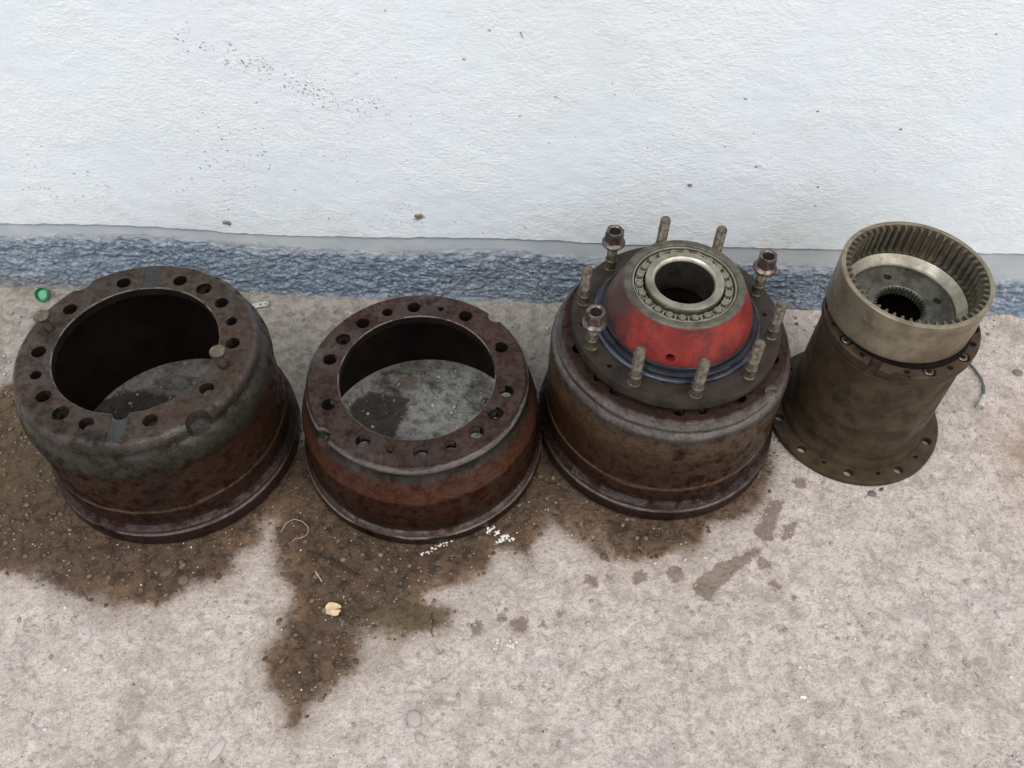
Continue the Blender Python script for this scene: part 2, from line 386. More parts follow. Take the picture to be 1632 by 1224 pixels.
# damp oily film inside the two open drums, its dark bluish tint partly painted shade
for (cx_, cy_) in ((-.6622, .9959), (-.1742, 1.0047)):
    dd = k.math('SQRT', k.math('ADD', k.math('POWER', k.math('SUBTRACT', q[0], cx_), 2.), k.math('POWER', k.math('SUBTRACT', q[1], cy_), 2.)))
    damp_shade = k.math('MULTIPLY', k.rng(dd, .215, .195), k.rng(f2, .30, .52, 1., .75))
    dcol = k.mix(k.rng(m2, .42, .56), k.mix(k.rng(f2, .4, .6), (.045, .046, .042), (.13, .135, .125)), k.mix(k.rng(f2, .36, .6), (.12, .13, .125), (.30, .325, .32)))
    col = k.mix(damp_shade, col, dcol)
# rusty patch at the right edge and an ochre one by the left drum
def patch(cx, cy, rx, ry, c, s, base):
    dx = k.math('DIVIDE', k.math('SUBTRACT', q[0], cx), rx); dy = k.math('DIVIDE', k.math('SUBTRACT', q[1], cy), ry)
    d = k.math('SQRT', k.math('ADD', k.math('MULTIPLY', dx, dx), k.math('MULTIPLY', dy, dy)))
    d = k.math('ADD', d, k.math('MULTIPLY', k.math('SUBTRACT', mid, .5), 1.1))
    return k.mix(k.math('MULTIPLY', k.rng(d, 1.15, .2), s), base, c)
col = patch(1.16, .96, .22, .22, (.25, .155, .09), .8, col)
def ss(attr, w0, w1, amp=.012):
    f = k.math('ADD', k.attr(attr)['Fac'], k.math('ADD', k.math('MULTIPLY', k.math('SUBTRACT', fine, .5), amp*1.6), k.math('MULTIPLY', k.math('SUBTRACT', f2, .5), amp*3.2)))
    return k.rng(f, w0, w1)
wet = k.mix(k.rng(mid, .34, .66), (.10, .054, .027), (.19, .112, .058))
wet = k.mix(k.rng(f2, .36, .52, .8, 0), wet, (.030, .022, .017)); wet = k.mix(k.rng(f2, .54, .68, 0, .6), wet, (.21, .16, .115)); wet = k.mix(k.rng(fine, .48, .7, 0, .5), wet, (.035, .025, .019))
wet = k.mix(k.rng(big, .5, .66, 0, .55), wet, (.085, .045, .03))
wet = k.mix(k.math('MULTIPLY', st3, .55), wet, k.mix(v3s[1], (.045, .036, .030), (.19, .15, .11))); wet = k.mix(k.math('MULTIPLY', peb, .3), wet, k.mix(1, pcol, (.4, .36, .32), 'MULTIPLY'))
wet = patch(-.97, .93, .12, .16, (.17, .125, .06), .95, wet)
wet = patch(-.17, .62, .12, .07, (.15, .12, .07), .6, wet)
wet = k.mix(k.math('MULTIPLY', k.rng(k.math('ADD', k.attr('main')['Fac'], k.math('MULTIPLY', k.math('SUBTRACT', m2, .5), .16)), .0, .07), .75), wet, k.mix(k.rng(f2, .38, .6), (.018, .011, .007), (.070, .041, .024)))
wm = ss('main', -.012, .016)
col = k.mix(k.math('MULTIPLY', wm, k.rng(k.math('ADD', k.attr('main')['Fac'], k.math('MULTIPLY', k.math('SUBTRACT', m2, .5), .16)), -.025, .03, .60, .96)), col, wet)
halo = k.math('MULTIPLY', k.math('MULTIPLY', ss('main', -.045, .0, .03), .30), k.math('SUBTRACT', 1., wm)); col = k.mix(halo, col, (.22, .17, .13))
lm_ = k.math('MULTIPLY', ss('light', -.003, .005), .72); col = k.mix(lm_, col, (.15, .105, .075))
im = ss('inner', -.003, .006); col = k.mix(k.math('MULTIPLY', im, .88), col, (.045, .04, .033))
col = k.mix(spk, col, (.62, .58, .5)); col = k.mix(k.math('MULTIPLY', spkd, .7), col, (.09, .075, .065))
wetall = k.math('MAXIMUM', wm, im)
h = k.math('ADD', k.math('MULTIPLY', fine, 1.3), k.math('MULTIPLY', gr, .5)); h = k.math('ADD', h, k.math('MULTIPLY', f2, 2.2)); h = k.math('ADD', h, k.math('MULTIPLY', peb, .3)); h = k.math('ADD', h, k.math('MULTIPLY', st3, .3)); h = k.math('ADD', h, k.math('MULTIPLY', spk, .5))
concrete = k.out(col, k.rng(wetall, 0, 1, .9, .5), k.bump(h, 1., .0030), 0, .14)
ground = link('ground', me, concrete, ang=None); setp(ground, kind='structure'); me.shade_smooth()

# ---- white plastered wall
wx = axis(-1.5, 1.5, .008, -8, 8); rows = axis(0, .75, .008, 0, 3.2)
WX, R_ = np.meshgrid(wx, rows)
pl = np.interp(WX, PL[:, 0], PL[:, 1])+.0030*fbm(WX*22, WX*0, 4, 3)+.0016*fbm(WX*110, WX*0, 2, 4)
WZ = pl+R_*(3.2-pl)/3.2
WY = wall_y(WX)-.0007*fbm(WX*4, WZ*4, 3, 12)*2-.0008*fbm(WX*60, WZ*60, 3, 15)
lip = np.stack([WX[0], WY[0]+.008, WZ[0]+.0015]); low = np.stack([WX[0], WY[0]+.001, WZ[0]-.0005])
top = np.stack([WX[-1], WY[-1]*0+1.62, WZ[-1]]); bot = np.stack([WX[0], WY[0]*0+1.62, WZ[0]])
X = np.vstack([bot[0], lip[0], low[0], WX, top[0], bot[0]]); Y = np.vstack([bot[1], lip[1], low[1], WY, top[1], bot[1]]); Z = np.vstack([bot[2], lip[2], low[2], WZ, top[2], bot[2]])
me = grid_mesh(X, Y, Z)
k = N('white_plaster'); pz = k.scale(k.obj, (1, 1, 1.7))
a1 = k.noise(pz, 90, 5, .6, .4); a2 = k.noise(pz, 300, 4, .6); a3 = k.noise(k.obj, 5, 4, .5); a4 = k.noise(k.obj, 35, 4, .6)
qz = k.sep(k.obj)
c = k.mix(k.rng(a3, .35, .65), (.745, .82, .865), (.785, .845, .87))
c = k.mix(k.rng(a4, .55, .8, 0, .3), c, (.70, .73, .74)); c = k.mix(k.rng(k.noise(k.obj, 2.1, 4, .6, .5), .5, .68, 0, .35), c, (.70, .735, .73)); c = k.mix(k.rng(k.noise(k.obj, 1.4, 5, .6), .52, .6, 0, .3), c, (.80, .80, .86))
lowd = k.math('MULTIPLY', k.rng(qz[2], .34, .17), k.rng(a4, .4, .7)); c = k.mix(k.math('MULTIPLY', lowd, .35), c, (.60, .60, .57))
hh_ = k.math('ADD', a1, k.math('MULTIPLY', a2, .35)); hh_ = k.math('ADD', hh_, k.math('MULTIPLY', a4, .6))
white = k.out(c, .85, k.bump(k.math('MULTIPLY', hh_, k.rng(a3, .35, .6, .45, 1.)), .85, .0023), 0, .3)
wall = link('plastered_wall', me, white, ang=30)
setp(wall, 'white painted plaster wall rising behind the row of drums, with faint mud spatter', 'wall')

# ---- rough grey-blue plinth under it
rx = axis(-1.35, 1.35, .0022, -8, 8); rz = np.concatenate([np.linspace(-.012, .2, 108)])
RX, RZ0 = np.meshgrid(rx, rz)
pl = np.interp(RX, PL[:, 0], PL[:, 1]); top_ = pl+.004
RZ = -.012+(RZ0+.012)/.212*(top_+.012)
rt_ = np.interp(RX, RT[:, 0], RT[:, 1])+.006*fbm(RX*22, RX*0, 4, 8)
m = np.clip((rt_-RZ+.012*fbm(RX*60, RZ*60, 3, 19))/.022, 0, 1)**.8       # 0 on the smooth strip, 1 on the rough part
low = np.clip((rt_-RZ)/rt_, 0, 1)
base = -.0045+.005*(1-np.clip((RZ-rt_)/(pl-rt_), 0, 1))
r1 = ridged(RX*34, RZ*62, 3, 21); r2_ = fbm(RX*85+3*fbm(RX*20, RZ*20, 2, 2), RZ*100, 4, 23, .7); r3 = fbm(RX*16, RZ*20, 2, 25); r4 = np.abs(fbm(RX*60+RZ*30, RZ*110, 3, 91))
r5 = fbm(RX*190, RZ*260, 2, 43)
rel = m*(.0005+.015*low+.0026*(r1-.55)*2+.0046*r2_+.0040*r3+.0020*r5-.0022*np.clip(.12-r4, 0, .12)/.12)+(1-m)*(.0006*fbm(RX*30, RZ*30, 3, 27))
foot = np.clip((.012-RZ)/.02, 0, 1)*(.006+.022*fbm(RX*16, RX*0, 4, 37, .65))
RY = wall_y(RX)-base-rel-foot
me = grid_mesh(RX, RY, RZ); add_attr(me, 'rough', m); add_attr(me, 'crack', np.clip(.06-r4, 0, .06)/.06*m*np.clip(r3*2+.4, 0, 1)+np.clip(-r2_-.2, 0, .5)*1.4*m)
k = N('rough_plinth_paint'); p1 = k.scale(k.obj, (1, 1, 1.8)); qq = k.sep(k.obj)
b1 = k.noise(p1, 55, 6, .66, .8); b2 = k.noise(p1, 240, 4, .6); b3 = k.noise(k.obj, 3.4, 3, .5); b4 = k.noise(p1, 12, 4, .6)
rf = k.attr('rough')['Fac']; cf = k.attr('crack')['Fac']
sm = k.mix(k.rng(b4, .35, .65), (.36, .405, .435), (.43, .46, .475))
bl = k.mix(k.rng(b3, .42, .6), (.12, .175, .24), (.165, .20, .25))
bl = k.mix(k.rng(b1, .42, .62, 0, .75), bl, (.33, .385, .445))
bl = k.mix(k.rng(b2, .56, .7, 0, .55), bl, (.075, .10, .135))
bl = k.mix(k.math('MULTIPLY', cf, .85, clamp=True), bl, (.045, .062, .085))
cc = k.mix(rf, sm, bl)
dirt = k.math('MULTIPLY', k.rng(qq[2], .06, .0), k.rng(k.math('ADD', qq[0], b3), -.15, -.75)); cc = k.mix(k.math('MULTIPLY', dirt, .75), cc, (.17, .155, .125))
d2 = k.math('MULTIPLY', k.rng(qq[2], .028, .0), k.rng(b4, .4, .6)); cc = k.mix(k.math('MULTIPLY', d2, .6), cc, (.20, .185, .16))
plm = k.out(cc, .85, k.bump(k.math('ADD', b1, k.math('MULTIPLY', b2, .5)), k.rng(rf, 0, 1, .25, .8), .002) if False else k.bump(k.math('MULTIPLY', k.math('ADD', b1, k.math('MULTIPLY', b2, .5)), k.rng(rf, 0, 1, .15, 1.)), .8, .0028), 0, .3)
plinth = link('wall_plinth', me, plm, ang=None); me.shade_smooth()
setp(plinth, 'low band of coarse grey-blue painted render along the foot of the white wall', 'plinth')

# =================================================================== MATERIALS FOR THE IRON
D1C = (-.6622, .9959, 0); D2C = (-.1742, 1.0047, 0); D3C = (.2906, 1.065, 0); G4C = (.702, 1.086, 0)
drum_stops1 = [(0, (.030, .017, .014)), (.032, (.035, .02, .018)), (.038, (.22, .19, .20)), (.044, (.045, .026, .024)), (.09, (.05, .026, .018)), (.0955, (.19, .14, .11)), (.101, (.05, .027, .018)),
               (.17, (.055, .028, .018)), (.205, (.048, .025, .018)), (.218, (.040, .044, .036)), (.25, (.055, .06, .050)), (.262, (.030, .034, .026)), (.272, (.065, .065, .06)), (.287, (.08, .07, .07))]
m_drum1 = mat_drum('oily_cast_iron', .290, drum_stops1, (.085, .078, .070), (.090, .070, .060), .9, 0.)
drum_stops2 = [(0, (.028, .014, .011)), (.022, (.03, .016, .012)), (.026, (.26, .23, .22)), (.033, (.075, .06, .05)), (.038, (.035, .018, .012)), (.10, (.062, .028, .017)), (.126, (.052, .024, .017)),  # pale stop near the foot paints in the rim line's highlight
               (.132, (.135, .062, .044)), (.155, (.125, .062, .045)), (.172, (.10, .052, .038)), (.182, (.026, .028, .022)), (.194, (.022, .024, .02)), (.200, (.22, .23, .26)), (.208, (.26, .28, .32)), (.2115, (.06, .045, .043))]  # pale blue stops: chipped upper edge with its highlight painted in
m_drum2 = mat_drum('rust_red_cast_iron', .214, drum_stops2, (.068, .052, .048), (.075, .048, .044), .9, 3.1)
drum_stops3 = [(0, (.026, .015, .012)), (.030, (.04, .022, .018)), (.037, (.22, .20, .21)), (.044, (.04, .024, .021)), (.088, (.052, .030, .020)), (.0945, (.22, .17, .14)), (.100, (.06, .033, .021)),
               (.17, (.075, .044, .028)), (.205, (.13, .09, .062)), (.232, (.16, .125, .095)), (.245, (.06, .058, .055)), (.257, (.30, .32, .35)), (.263, (.035, .037, .038)), (.270, (.24, .26, .29)), (.278, (.08, .06, .06))]  # pale bluish stops paint the highlights along the shoulder beads
m_drum3 = mat_drum('brown_cast_iron', .283, drum_stops3, (.05, .034, .030), (.062, .034, .030), .6, 7.7)
m_inside = mat_dark('drum_bore_rust')
m_hubdark = mat_steel('hub_flange_steel', (.032, .025, .019), (.014, .011, .009), (.34, .52), .1, 30, (.04, .028, .024))
m_stud = mat_steel('stud_steel', (.15, .132, .10), (.055, .045, .034), (.35, .5), .5, 90, (.08, .062, .04), False, .0002)
m_nut = mat_steel('nut_steel', (.15, .125, .11), (.06, .046, .042), (.28, .42), .65, 90, (.075, .045, .04), False, .0002)
m_borein = mat_steel('bearing_bore', (.035, .033, .024), (.014, .013, .011), (.3, .45), .3, 30, None, False, .0002)  # dark colour stands in for the shade inside the bore
m_race = mat_steel('bearing_steel', (.30, .285, .225), (.16, .15, .115), (.24, .40), .75, 26, (.14, .105, .07), True, .0002)
m_cage = mat_steel('bearing_cage_steel', (.30, .28, .23), (.14, .125, .10), (.35, .5), .6, 90, None, False, .0002)
m_coneface = mat_steel('machined_hub_rim', (.10, .095, .072), (.05, .046, .037), (.4, .55), .4, 50, (.075, .06, .042))
m_seal = mat_steel('blackened_seal', (.022, .024, .030), (.010, .010, .012), (.22, .36), .2, 30)
m_seal2 = mat_steel('blue_grey_seal_ring', (.085, .092, .12), (.02, .022, .028), (.25, .4), .4, 20)
m_house = mat_steel('housing_cast_iron', (.050, .034, .0185), (.022, .0145, .009), (.42, .65), 0, 28, (.036, .022, .013), True, .0012)
m_houset = mat_steel('housing_lip_iron', (.055, .034, .022), (.024, .015, .011), (.5, .7), 0, 40, (.03, .02, .016), True, .001)
m_ring = mat_steel('ring_gear_steel', (.225, .195, .14), (.13, .105, .072), (.32, .50), .5, 24, (.15, .10, .062), True, .0004)
m_tooth = mat_steel('gear_tooth_steel', (.20, .185, .14), (.09, .08, .06), (.32, .46), .55, 40, (.08, .068, .045), False, .0002)
m_disc = mat_steel('gear_hub_disc_steel', (.12, .12, .10), (.05, .05, .044), (.34, .5), .5, 40, (.07, .062, .048), True, .0003)
m_chamfer = mat_steel('turned_steel', (.48, .46, .38), (.30, .28, .22), (.3, .45), .7, 40, (.3, .25, .17))
# red hub paint, worn and greasy
k = N('worn_red_paint'); n1 = k.noise(k.obj, 22, 5, .6); n2 = k.noise(k.obj, 13, 6, .7, .5); n3 = k.noise(k.obj, 240, 4, .6); a, r, z = k.polar()
col = k.mix(k.rng(n1, .35, .65), (.165, .013, .010), (.23, .025, .017))
col = k.mix(k.rng(n2, .48, .66, 0, .9), col, (.040, .014, .012)); col = k.mix(k.rng(k.noise(k.obj, 70, 6, .75), .5, .62, 0, .55), col, (.09, .014, .011)); col = k.mix(k.rng(n3, .58, .7, 0, .5), col, (.10, .04, .03))
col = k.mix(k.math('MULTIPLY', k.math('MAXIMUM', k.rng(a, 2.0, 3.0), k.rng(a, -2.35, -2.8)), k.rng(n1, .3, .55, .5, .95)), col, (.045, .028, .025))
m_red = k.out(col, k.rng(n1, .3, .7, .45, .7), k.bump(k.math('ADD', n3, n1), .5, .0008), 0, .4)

# =================================================================== BRAKE DRUMS
m_wet = mat_steel('oily_channel', (.036, .037, .037), (.018, .018, .017), (.3, .5), .0, 40, None, False)
def inner_mat(me, H, bore):
    """second material on the inside of the casting"""
    for p in me.polygons:
        c = p.center; r = math.hypot(c.x, c.y); n = p.normal
        rn = (c.x*n.x+c.y*n.y)/max(r, 1e-6)
        if c.z < H-.003 and r < .212 and (rn < .35) and r < (bore+.075): 
            if rn < -.3 or n.z < -.3 or r < bore+.05: p.material_index = 1
def make_drum(name, H, outer, bore, mat, loc, label, cuts, seed):
    t = empty(name, loc, label, 'brake drum', 'brake drums standing in a row by the wall')
    prof = outer+[(bore+.0018, H), (bore, H-.0018), (bore, H-.018), (bore+.003, H-.021), (.188, H-.024), (.199, H-.038), (.2045, H-.06), (.205, .02), (.208, .0)]
    me = lathe(prof, 288, .0035, True, .00022, seed, lambda r, z: z > H-.0015 or z < .004)
    me = cut(me, cuts)
    me.materials.append(mat); me.materials.append(m_inside); me.materials.append(m_wet); inner_mat(me, H, bore)
    for p in me.polygons:
        if p.normal.z > .9 and H-.0011 < p.center.z < H-.0005 and math.hypot(p.center.x, p.center.y) > bore+.004: p.material_index = 2
    link('drum_body', me, mat, t)
    return t
BC = .1675
def at_k(ph, kk, r=BC): a = ph-kk*PI/5; return r*math.cos(a), r*math.sin(a)
base_prof = [(.2295, 0), (.2355, .002), (.2370, .005), (.2370, .030), (.2362, .0335), (.2340, .0350), (.2330, .0372), (.2345, .0395), (.2343, .045), (.230, .0495), (.2250, .0540), (.2236, .060), (.2230, .0925), (.2236, .0945), (.2222, .0975)]
# -- drum 1
H1 = .290; ph1 = 1.9675
out1 = base_prof+[(.2212, .110), (.2212, .195), (.2222, .208), (.2245, .217), (.2246, .226), (.2215, .243), (.2165, .2535), (.2122, .2590), (.2098, .2640), (.2104, .2695), (.2105, .2745), (.2085, .2805), (.2045, .2855), (.2005, .2885), (.1985, H1)]
cuts = []
for i in range(10):
    x, y = at_k(ph1, i); cuts.append((hole_cutter(.0124, H1-.03, H1), T(x, y, 0)))
for i in (2.5, 7.5): x, y = at_k(ph1, i); cuts.append((hole_cutter(.0098, H1-.03, H1), T(x, y, 0)))
for i in (3.5, 8.5): x, y = at_k(ph1, i); cuts.append((hole_cutter(.0075, H1-.03, H1), T(x, y, 0)))
for i in (1.5, 6.5):
    x, y = at_k(ph1, i); cuts.append((hole_cutter(.0138, H1-.0085, H1), T(x, y, 0)))
    x, y = at_k(ph1, i, BC+.003); cuts.append((solid([(.0058, H1-.03), (.0058, H1-.005)], 20), T(x+.004, y, 0)))
for a in (math.radians(95.6), math.radians(-85)):          # shallow milled channels across the face
    cuts.append((box_me(.075, .027, .02, (0, 0, 0)), T(.1705*math.cos(a), .1705*math.sin(a), H1+.0092, a)))
a = math.radians(-84.8); cuts.append((solid([(.0135, H1-.03), (.0135, H1+.01)], 24), T(.1425*math.cos(a), .1425*math.sin(a), 0)))
def scallop(r=.022, z0=.255, z1=.31):
    return solid([(r*.4, z0-.006), (r*.8, z0-.003), (r, z0+.004), (r*1.03, z1)], 32)
for a in (-46.8, 133.2):
    a = math.radians(a); cuts.append((scallop(.023, .262), T(.2135*math.cos(a), .2135*math.sin(a), 0)))
drum1 = make_drum('brake_drum', H1, out1, .1425, m_drum1, D1C, 'tall dark brake drum at the left end, with two loose bolts standing in its face', cuts, 1)
# -- drum 2
H2 = .214; ph2 = 1.6854
out2 = [(.2295, 0), (.2355, .002), (.2368, .005), (.2368, .0215), (.2360, .0245), (.2338, .0262), (.2334, .0285), (.2340, .0305), (.2325, .0335), (.2270, .037), (.2248, .043), (.2240, .124), (.2228, .1305), (.2165, .157), (.2105, .174), (.2055, .1825), (.2030, .189), (.2032, .1955), (.2048, .2005), (.2046, .2045), (.2020, .2088), (.1995, .2115), (.1978, H2)]
cuts = []
for i in range(10):
    x, y = at_k(ph2, i); cuts.append((hole_cutter(.0128, H2-.03, H2), T(x, y, 0)))
for i in (4.5, 9.5): x, y = at_k(ph2, i); cuts.append((hole_cutter(.0100, H2-.03, H2), T(x, y, 0)))
for i in (.5, 5.5): x, y = at_k(ph2, i); cuts.append((hole_cutter(.0055, H2-.03, H2, .002), T(x, y, 0)))
for i in (3.5, 8.5):
    x, y = at_k(ph2, i); cuts.append((hole_cutter(.0138, H2-.0085, H2), T(x, y, 0))); cuts.append((solid([(.0062, H2-.03), (.0062, H2-.005)], 20), T(x, y, 0)))
for a, rr in ((-139.7, .2095), (46.5, .2085)):
    a = math.radians(a); cuts.append((scallop(.0195, .178, .24), T(rr*math.cos(a), rr*math.sin(a), 0)))
rr_ = random.Random(5)
for i in range(34):                                        # crumbled edge of the face
    a = math.radians(rr_.uniform(-112, -62)); r = .1985+rr_.uniform(-.0012, .003)
    s_ = rr_.uniform(.0012, .0026)
    cuts.append((box_me(s_*2, s_*rr_.uniform(1, 3), .003), T(r*math.cos(a), r*math.sin(a), H2+rr_.uniform(-.0001, .0008), a+rr_.uniform(-.6, .6))))
drum2 = make_drum('brake_drum', H2, out2, .1425, m_drum2, D2C, 'low empty brake drum with a rust-red sloping shoulder, second from the left', cuts, 2)
# -- drum 3
H3 = .283; ph3 = 1.6686
out3 = base_prof+[(.2214, .110), (.2214, .190), (.2205, .212), (.2200, .226), (.2205, .238), (.2195, .2445), (.2160, .2500), (.2125, .2540), (.2108, .2580), (.2112, .2625), (.2115, .2665), (.2090, .2725), (.2050, .2780), (.2020, .2810), (.2002, H3)]
cuts = []
for i in range(10):
    x, y = at_k(math.radians(-92.5), i, .1800); cuts.append((hole_cutter(.0105, H3-.03, H3), T(x, y, 0)))
for i in (-.35, 1.35, 4.6, 6.4): x, y = at_k(math.radians(-92.5), i, .1805); cuts.append((hole_cutter(.0085, H3-.03, H3), T(x, y, 0)))
for a in (-40., 140.):
    a = math.radians(a); cuts.append((scallop(.021, .262, .3), T(.2160*math.cos(a), .2160*math.sin(a), 0)))
drum3 = make_drum('brake_drum', H3, out3, .1425, m_drum3, D3C, 'tall brown brake drum carrying the red wheel hub', cuts, 3)
# raised casting marks (worn, unreadable) on its shoulder
items = []
for i in range(7):
    a = math.radians(196+i*4.1); items.append((box_me(.0022, .006, .0016), T(.1960*math.cos(a), .1960*math.sin(a), H3+.0004, a+(.5 if i % 2 else -.4))))
link('casting_mark', join_me(items), m_drum3, drum3)

# -- bolts standing in drum 1
def bolt(loc, tilt, label):
    t = empty('loose_bolt', loc, label, 'bolt', 'loose bolts standing in the left drum'); t.rotation_euler = tilt
    link('head', solid([(.010, .031), (.0128, .0325), (.0136, .034), (.0138, .0395), (.0128, .0410), (.009, .0414)], 26), m_stud, t)
    link('shank', solid([(.0052, -.018), (.0062, -.016), (.0062, .008), (.0070, .010), (.0070, .0310)], 20), m_stud, t)
    return t
x, y = at_k(ph1, 3.5); bolt((D1C[0]+x, D1C[1]+y, H1), (-.03, -.06, 0), 'round headed bolt standing in the face of the left drum, right of its bore')
x, y = at_k(ph1, 8.5); bolt((D1C[0]+x, D1C[1]+y, H1-.006), (-.04, -.08, 0), 'round headed bolt in the outer left edge of the left drum, near the green cap')

# =================================================================== HUB ON DRUM 3
hub = empty('wheel_hub', (D3C[0], D3C[1], H3), 'red painted wheel hub with studs and tapered bearing, resting on the third drum', 'wheel hub')
ZF = .3135-H3
def HZ(z): return z-H3
fl = lathe([(.120, HZ(.2925)), (.1835, HZ(.2925)), (.1862, HZ(.2945)), (.1866, HZ(.3105)), (.1852, HZ(.3135)), (.120, HZ(.3135))], 200, .012)
cuts = []
for i in range(10):
    pass
for a, r, rad in ((-138.5, .1663, .0042), (-103.9, .1450, .0042), (4.8, .1603, .0040), (-173.9, .1684, .0042), (76, .165, .004)):
    a = math.radians(a); cuts.append((hole_cutter(rad, HZ(.285), ZF, .0006, 18), T(r*math.cos(a), r*math.sin(a), 0)))
fl = cut(fl, cuts)
link('flange', fl, m_hubdark, hub, ang=28)
# spacer under the flange, so that it sits on the drum
link('pilot_ring', lathe([(.110, .0), (.1405, .0), (.1405, HZ(.2925)), (.110, HZ(.2925))], 96), m_inside, hub)
# seals
link('seal_ring', lathe([(.130, ZF), (.1475, ZF), (.1485, ZF+.0015), (.1480, ZF+.0050), (.1462, ZF+.0062), (.130, ZF+.0062)], 128), m_seal2, hub)
link('seal_ring', lathe([(.126, ZF+.0062), (.1405, ZF+.0062), (.1420, ZF+.008), (.1420, ZF+.0125), (.1395, ZF+.0150), (.1370, ZF+.0155), (.126, ZF+.0155)], 128), m_seal, hub)
link('seal_ring', lathe([(.122, ZF+.0155), (.1325, ZF+.0155), (.1338, ZF+.018), (.1325, ZF+.0225), (.1300, ZF+.0240), (.122, ZF+.0240)], 128), m_seal, hub)
cone = lathe([(.100, ZF), (.1295, ZF+.0235), (.1288, HZ(.343)), (.1262, HZ(.3525)), (.1208, HZ(.3660)), (.1143, HZ(.3810)), (.1080, HZ(.3950)), (.1045, HZ(.4040)), (.1000, HZ(.4040)), (.098, HZ(.395)), (.098, HZ(.32))], 192, .004)
a = math.radians(-102.8)
cc_ = solid([(.0082, -.02), (.0082, .03)], 24); mx = T(.1245*math.cos(a), .1245*math.sin(a), HZ(.3520)) @ Matrix.Rotation(a, 4, 'Z') @ Matrix.Rotation(math.radians(75), 4, 'Y')
cone = cut(cone, [(cc_, mx)])
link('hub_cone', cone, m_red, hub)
ZT = HZ(.4075)
link('machined_rim', lathe([(.0895, HZ(.38)), (.1000, HZ(.38)), (.1005, HZ(.4040)), (.1045, HZ(.4040)), (.1030, HZ(.4062)), (.1008, ZT), (.0915, ZT), (.0893, ZT-.002)], 160), m_coneface, hub)
bore_t = lathe([(.0600, HZ(.30)), (.0610, HZ(.30)), (.0610, HZ(.385)), (.0600, HZ(.385))], 64); link('inner_bore', bore_t, m_inside, hub)
bear = link('bearing', lathe([(.0850, HZ(.385)), (.0890, HZ(.385)), (.0892, HZ(.4035)), (.0885, HZ(.4045)), (.0865, HZ(.4045)), (.0858, HZ(.4035))], 128), m_race, hub)
ir = link('inner_race', lathe([(.0507, HZ(.34)), (.0600, HZ(.34)), (.0600, HZ(.392)), (.0650, HZ(.394)), (.0672, HZ(.3975)), (.0674, HZ(.4105)), (.0660, HZ(.4125)), (.0555, HZ(.4125)), (.0525, HZ(.4100)), (.0507, HZ(.4060))], 128), m_race, bear)
ir.data.materials.append(m_borein); ir.data.materials.append(m_chamfer)
for p in ir.data.polygons:
    if math.hypot(p.center.x, p.center.y) < .0512 and p.center.z < HZ(.403): p.material_index = 1
    elif math.hypot(p.center.x, p.center.y) < .0545 and p.center.z > HZ(.4): p.material_index = 2
cage = lathe([(.0705, HZ(.380)), (.0716, HZ(.380)), (.0722, HZ(.3978)), (.0722, HZ(.4002)), (.0705, HZ(.4002))], 128)
cage2 = lathe([(.0815, HZ(.380)), (.0826, HZ(.380)), (.0834, HZ(.3978)), (.0834, HZ(.4004)), (.0815, HZ(.4004))], 128)
NR = 22
bars = [(cage, T(0, 0, 0)), (cage2, T(0, 0, 0))]
bar = box_me(.0125, .0030, .004)
for i in range(NR): a = 2*PI*(i+.5)/NR; bars.append((bar, T(.0769*math.cos(a), .0769*math.sin(a), HZ(.3975), a)))
link('cage', join_me(bars), m_cage, bear)
link('cage_floor', lathe([(.068, HZ(.37)), (.086, HZ(.37)), (.086, HZ(.380)), (.068, HZ(.380))], 64), m_inside, bear)
m_rol = mat_steel('roller_steel', (.24, .23, .185), (.14, .13, .10), (.3, .45), .6, 60, None, False, .0002)
rol = solid([(.0052, -.02), (.0066, -.0185), (.0068, .0035), (.0061, .0048), (.0030, .0050), (.0026, .0044)], 20)
r0 = None
for i in range(NR):
    a = 2*PI*i/NR
    o = link('roller', rol, m_rol, bear) if i == 0 else bpy.data.objects.new('roller', rol)
    if i: C.objects.link(o); o.parent = bear
    o.location = (.0765*math.cos(a), .0765*math.sin(a), HZ(.3985)); o.rotation_euler = (Matrix.Rotation(a, 3, 'Z') @ Matrix.Rotation(math.radians(-9), 3, 'Y')).to_euler()
# studs
pr_ = [(.0085, -.004), (.0118, -.002), (.0118, .0015), (.0105, .003), (.0103, .0165), (.0112, .018), (.0112, .0215), (.0096, .0235), (.0092, .036)]
z = .0365
while z < .0815: pr_ += [(.0089, z), (.0097, z+.0009)]; z += .0018
pr_ += [(.0092, .0825), (.0082, .0842), (.0078, .0846)]
stud = solid(pr_, 20)
pr2 = [q_ for q_ in pr_ if q_[1] < .066]+[(.0088, .0665), (.0078, .068)]
stud_short = solid(pr2, 20)
NUTS = {9: .3745, 2: .3765, 7: .3725}
nutme = None
def make_nut():
    n = 6; R1 = .0172; v = []; f = []
    prof = [(.0205, .0, False), (.0212, .0012, False), (.0212, .0040, False), (.0190, .0062, False), (1.0, .0085, True), (1.0, .0290, True), (.935, .0312, True), (.0120, .0314, False), (.0100, .0295, False), (.0096, .004, False), (.0110, .0, False)]
    S = 48
    for j in range(S):
        a = 2*PI*j/S; hexr = R1*math.cos(PI/6)/math.cos(((a) % (PI/3))-PI/6)
        for (r, z_, hx) in prof:
            rr = r*hexr if hx else r
            if hx and z_ > .03: rr = min(hexr, R1*.925)
            v.append((rr*math.cos(a), rr*math.sin(a), z_))
    n = len(prof)
    for j in range(S):
        j2 = (j+1) % S
        for i in range(n): f.append((j*n+i, j2*n+i, j2*n+(i+1) % n, j*n+(i+1) % n))
    return mesh(v, f)
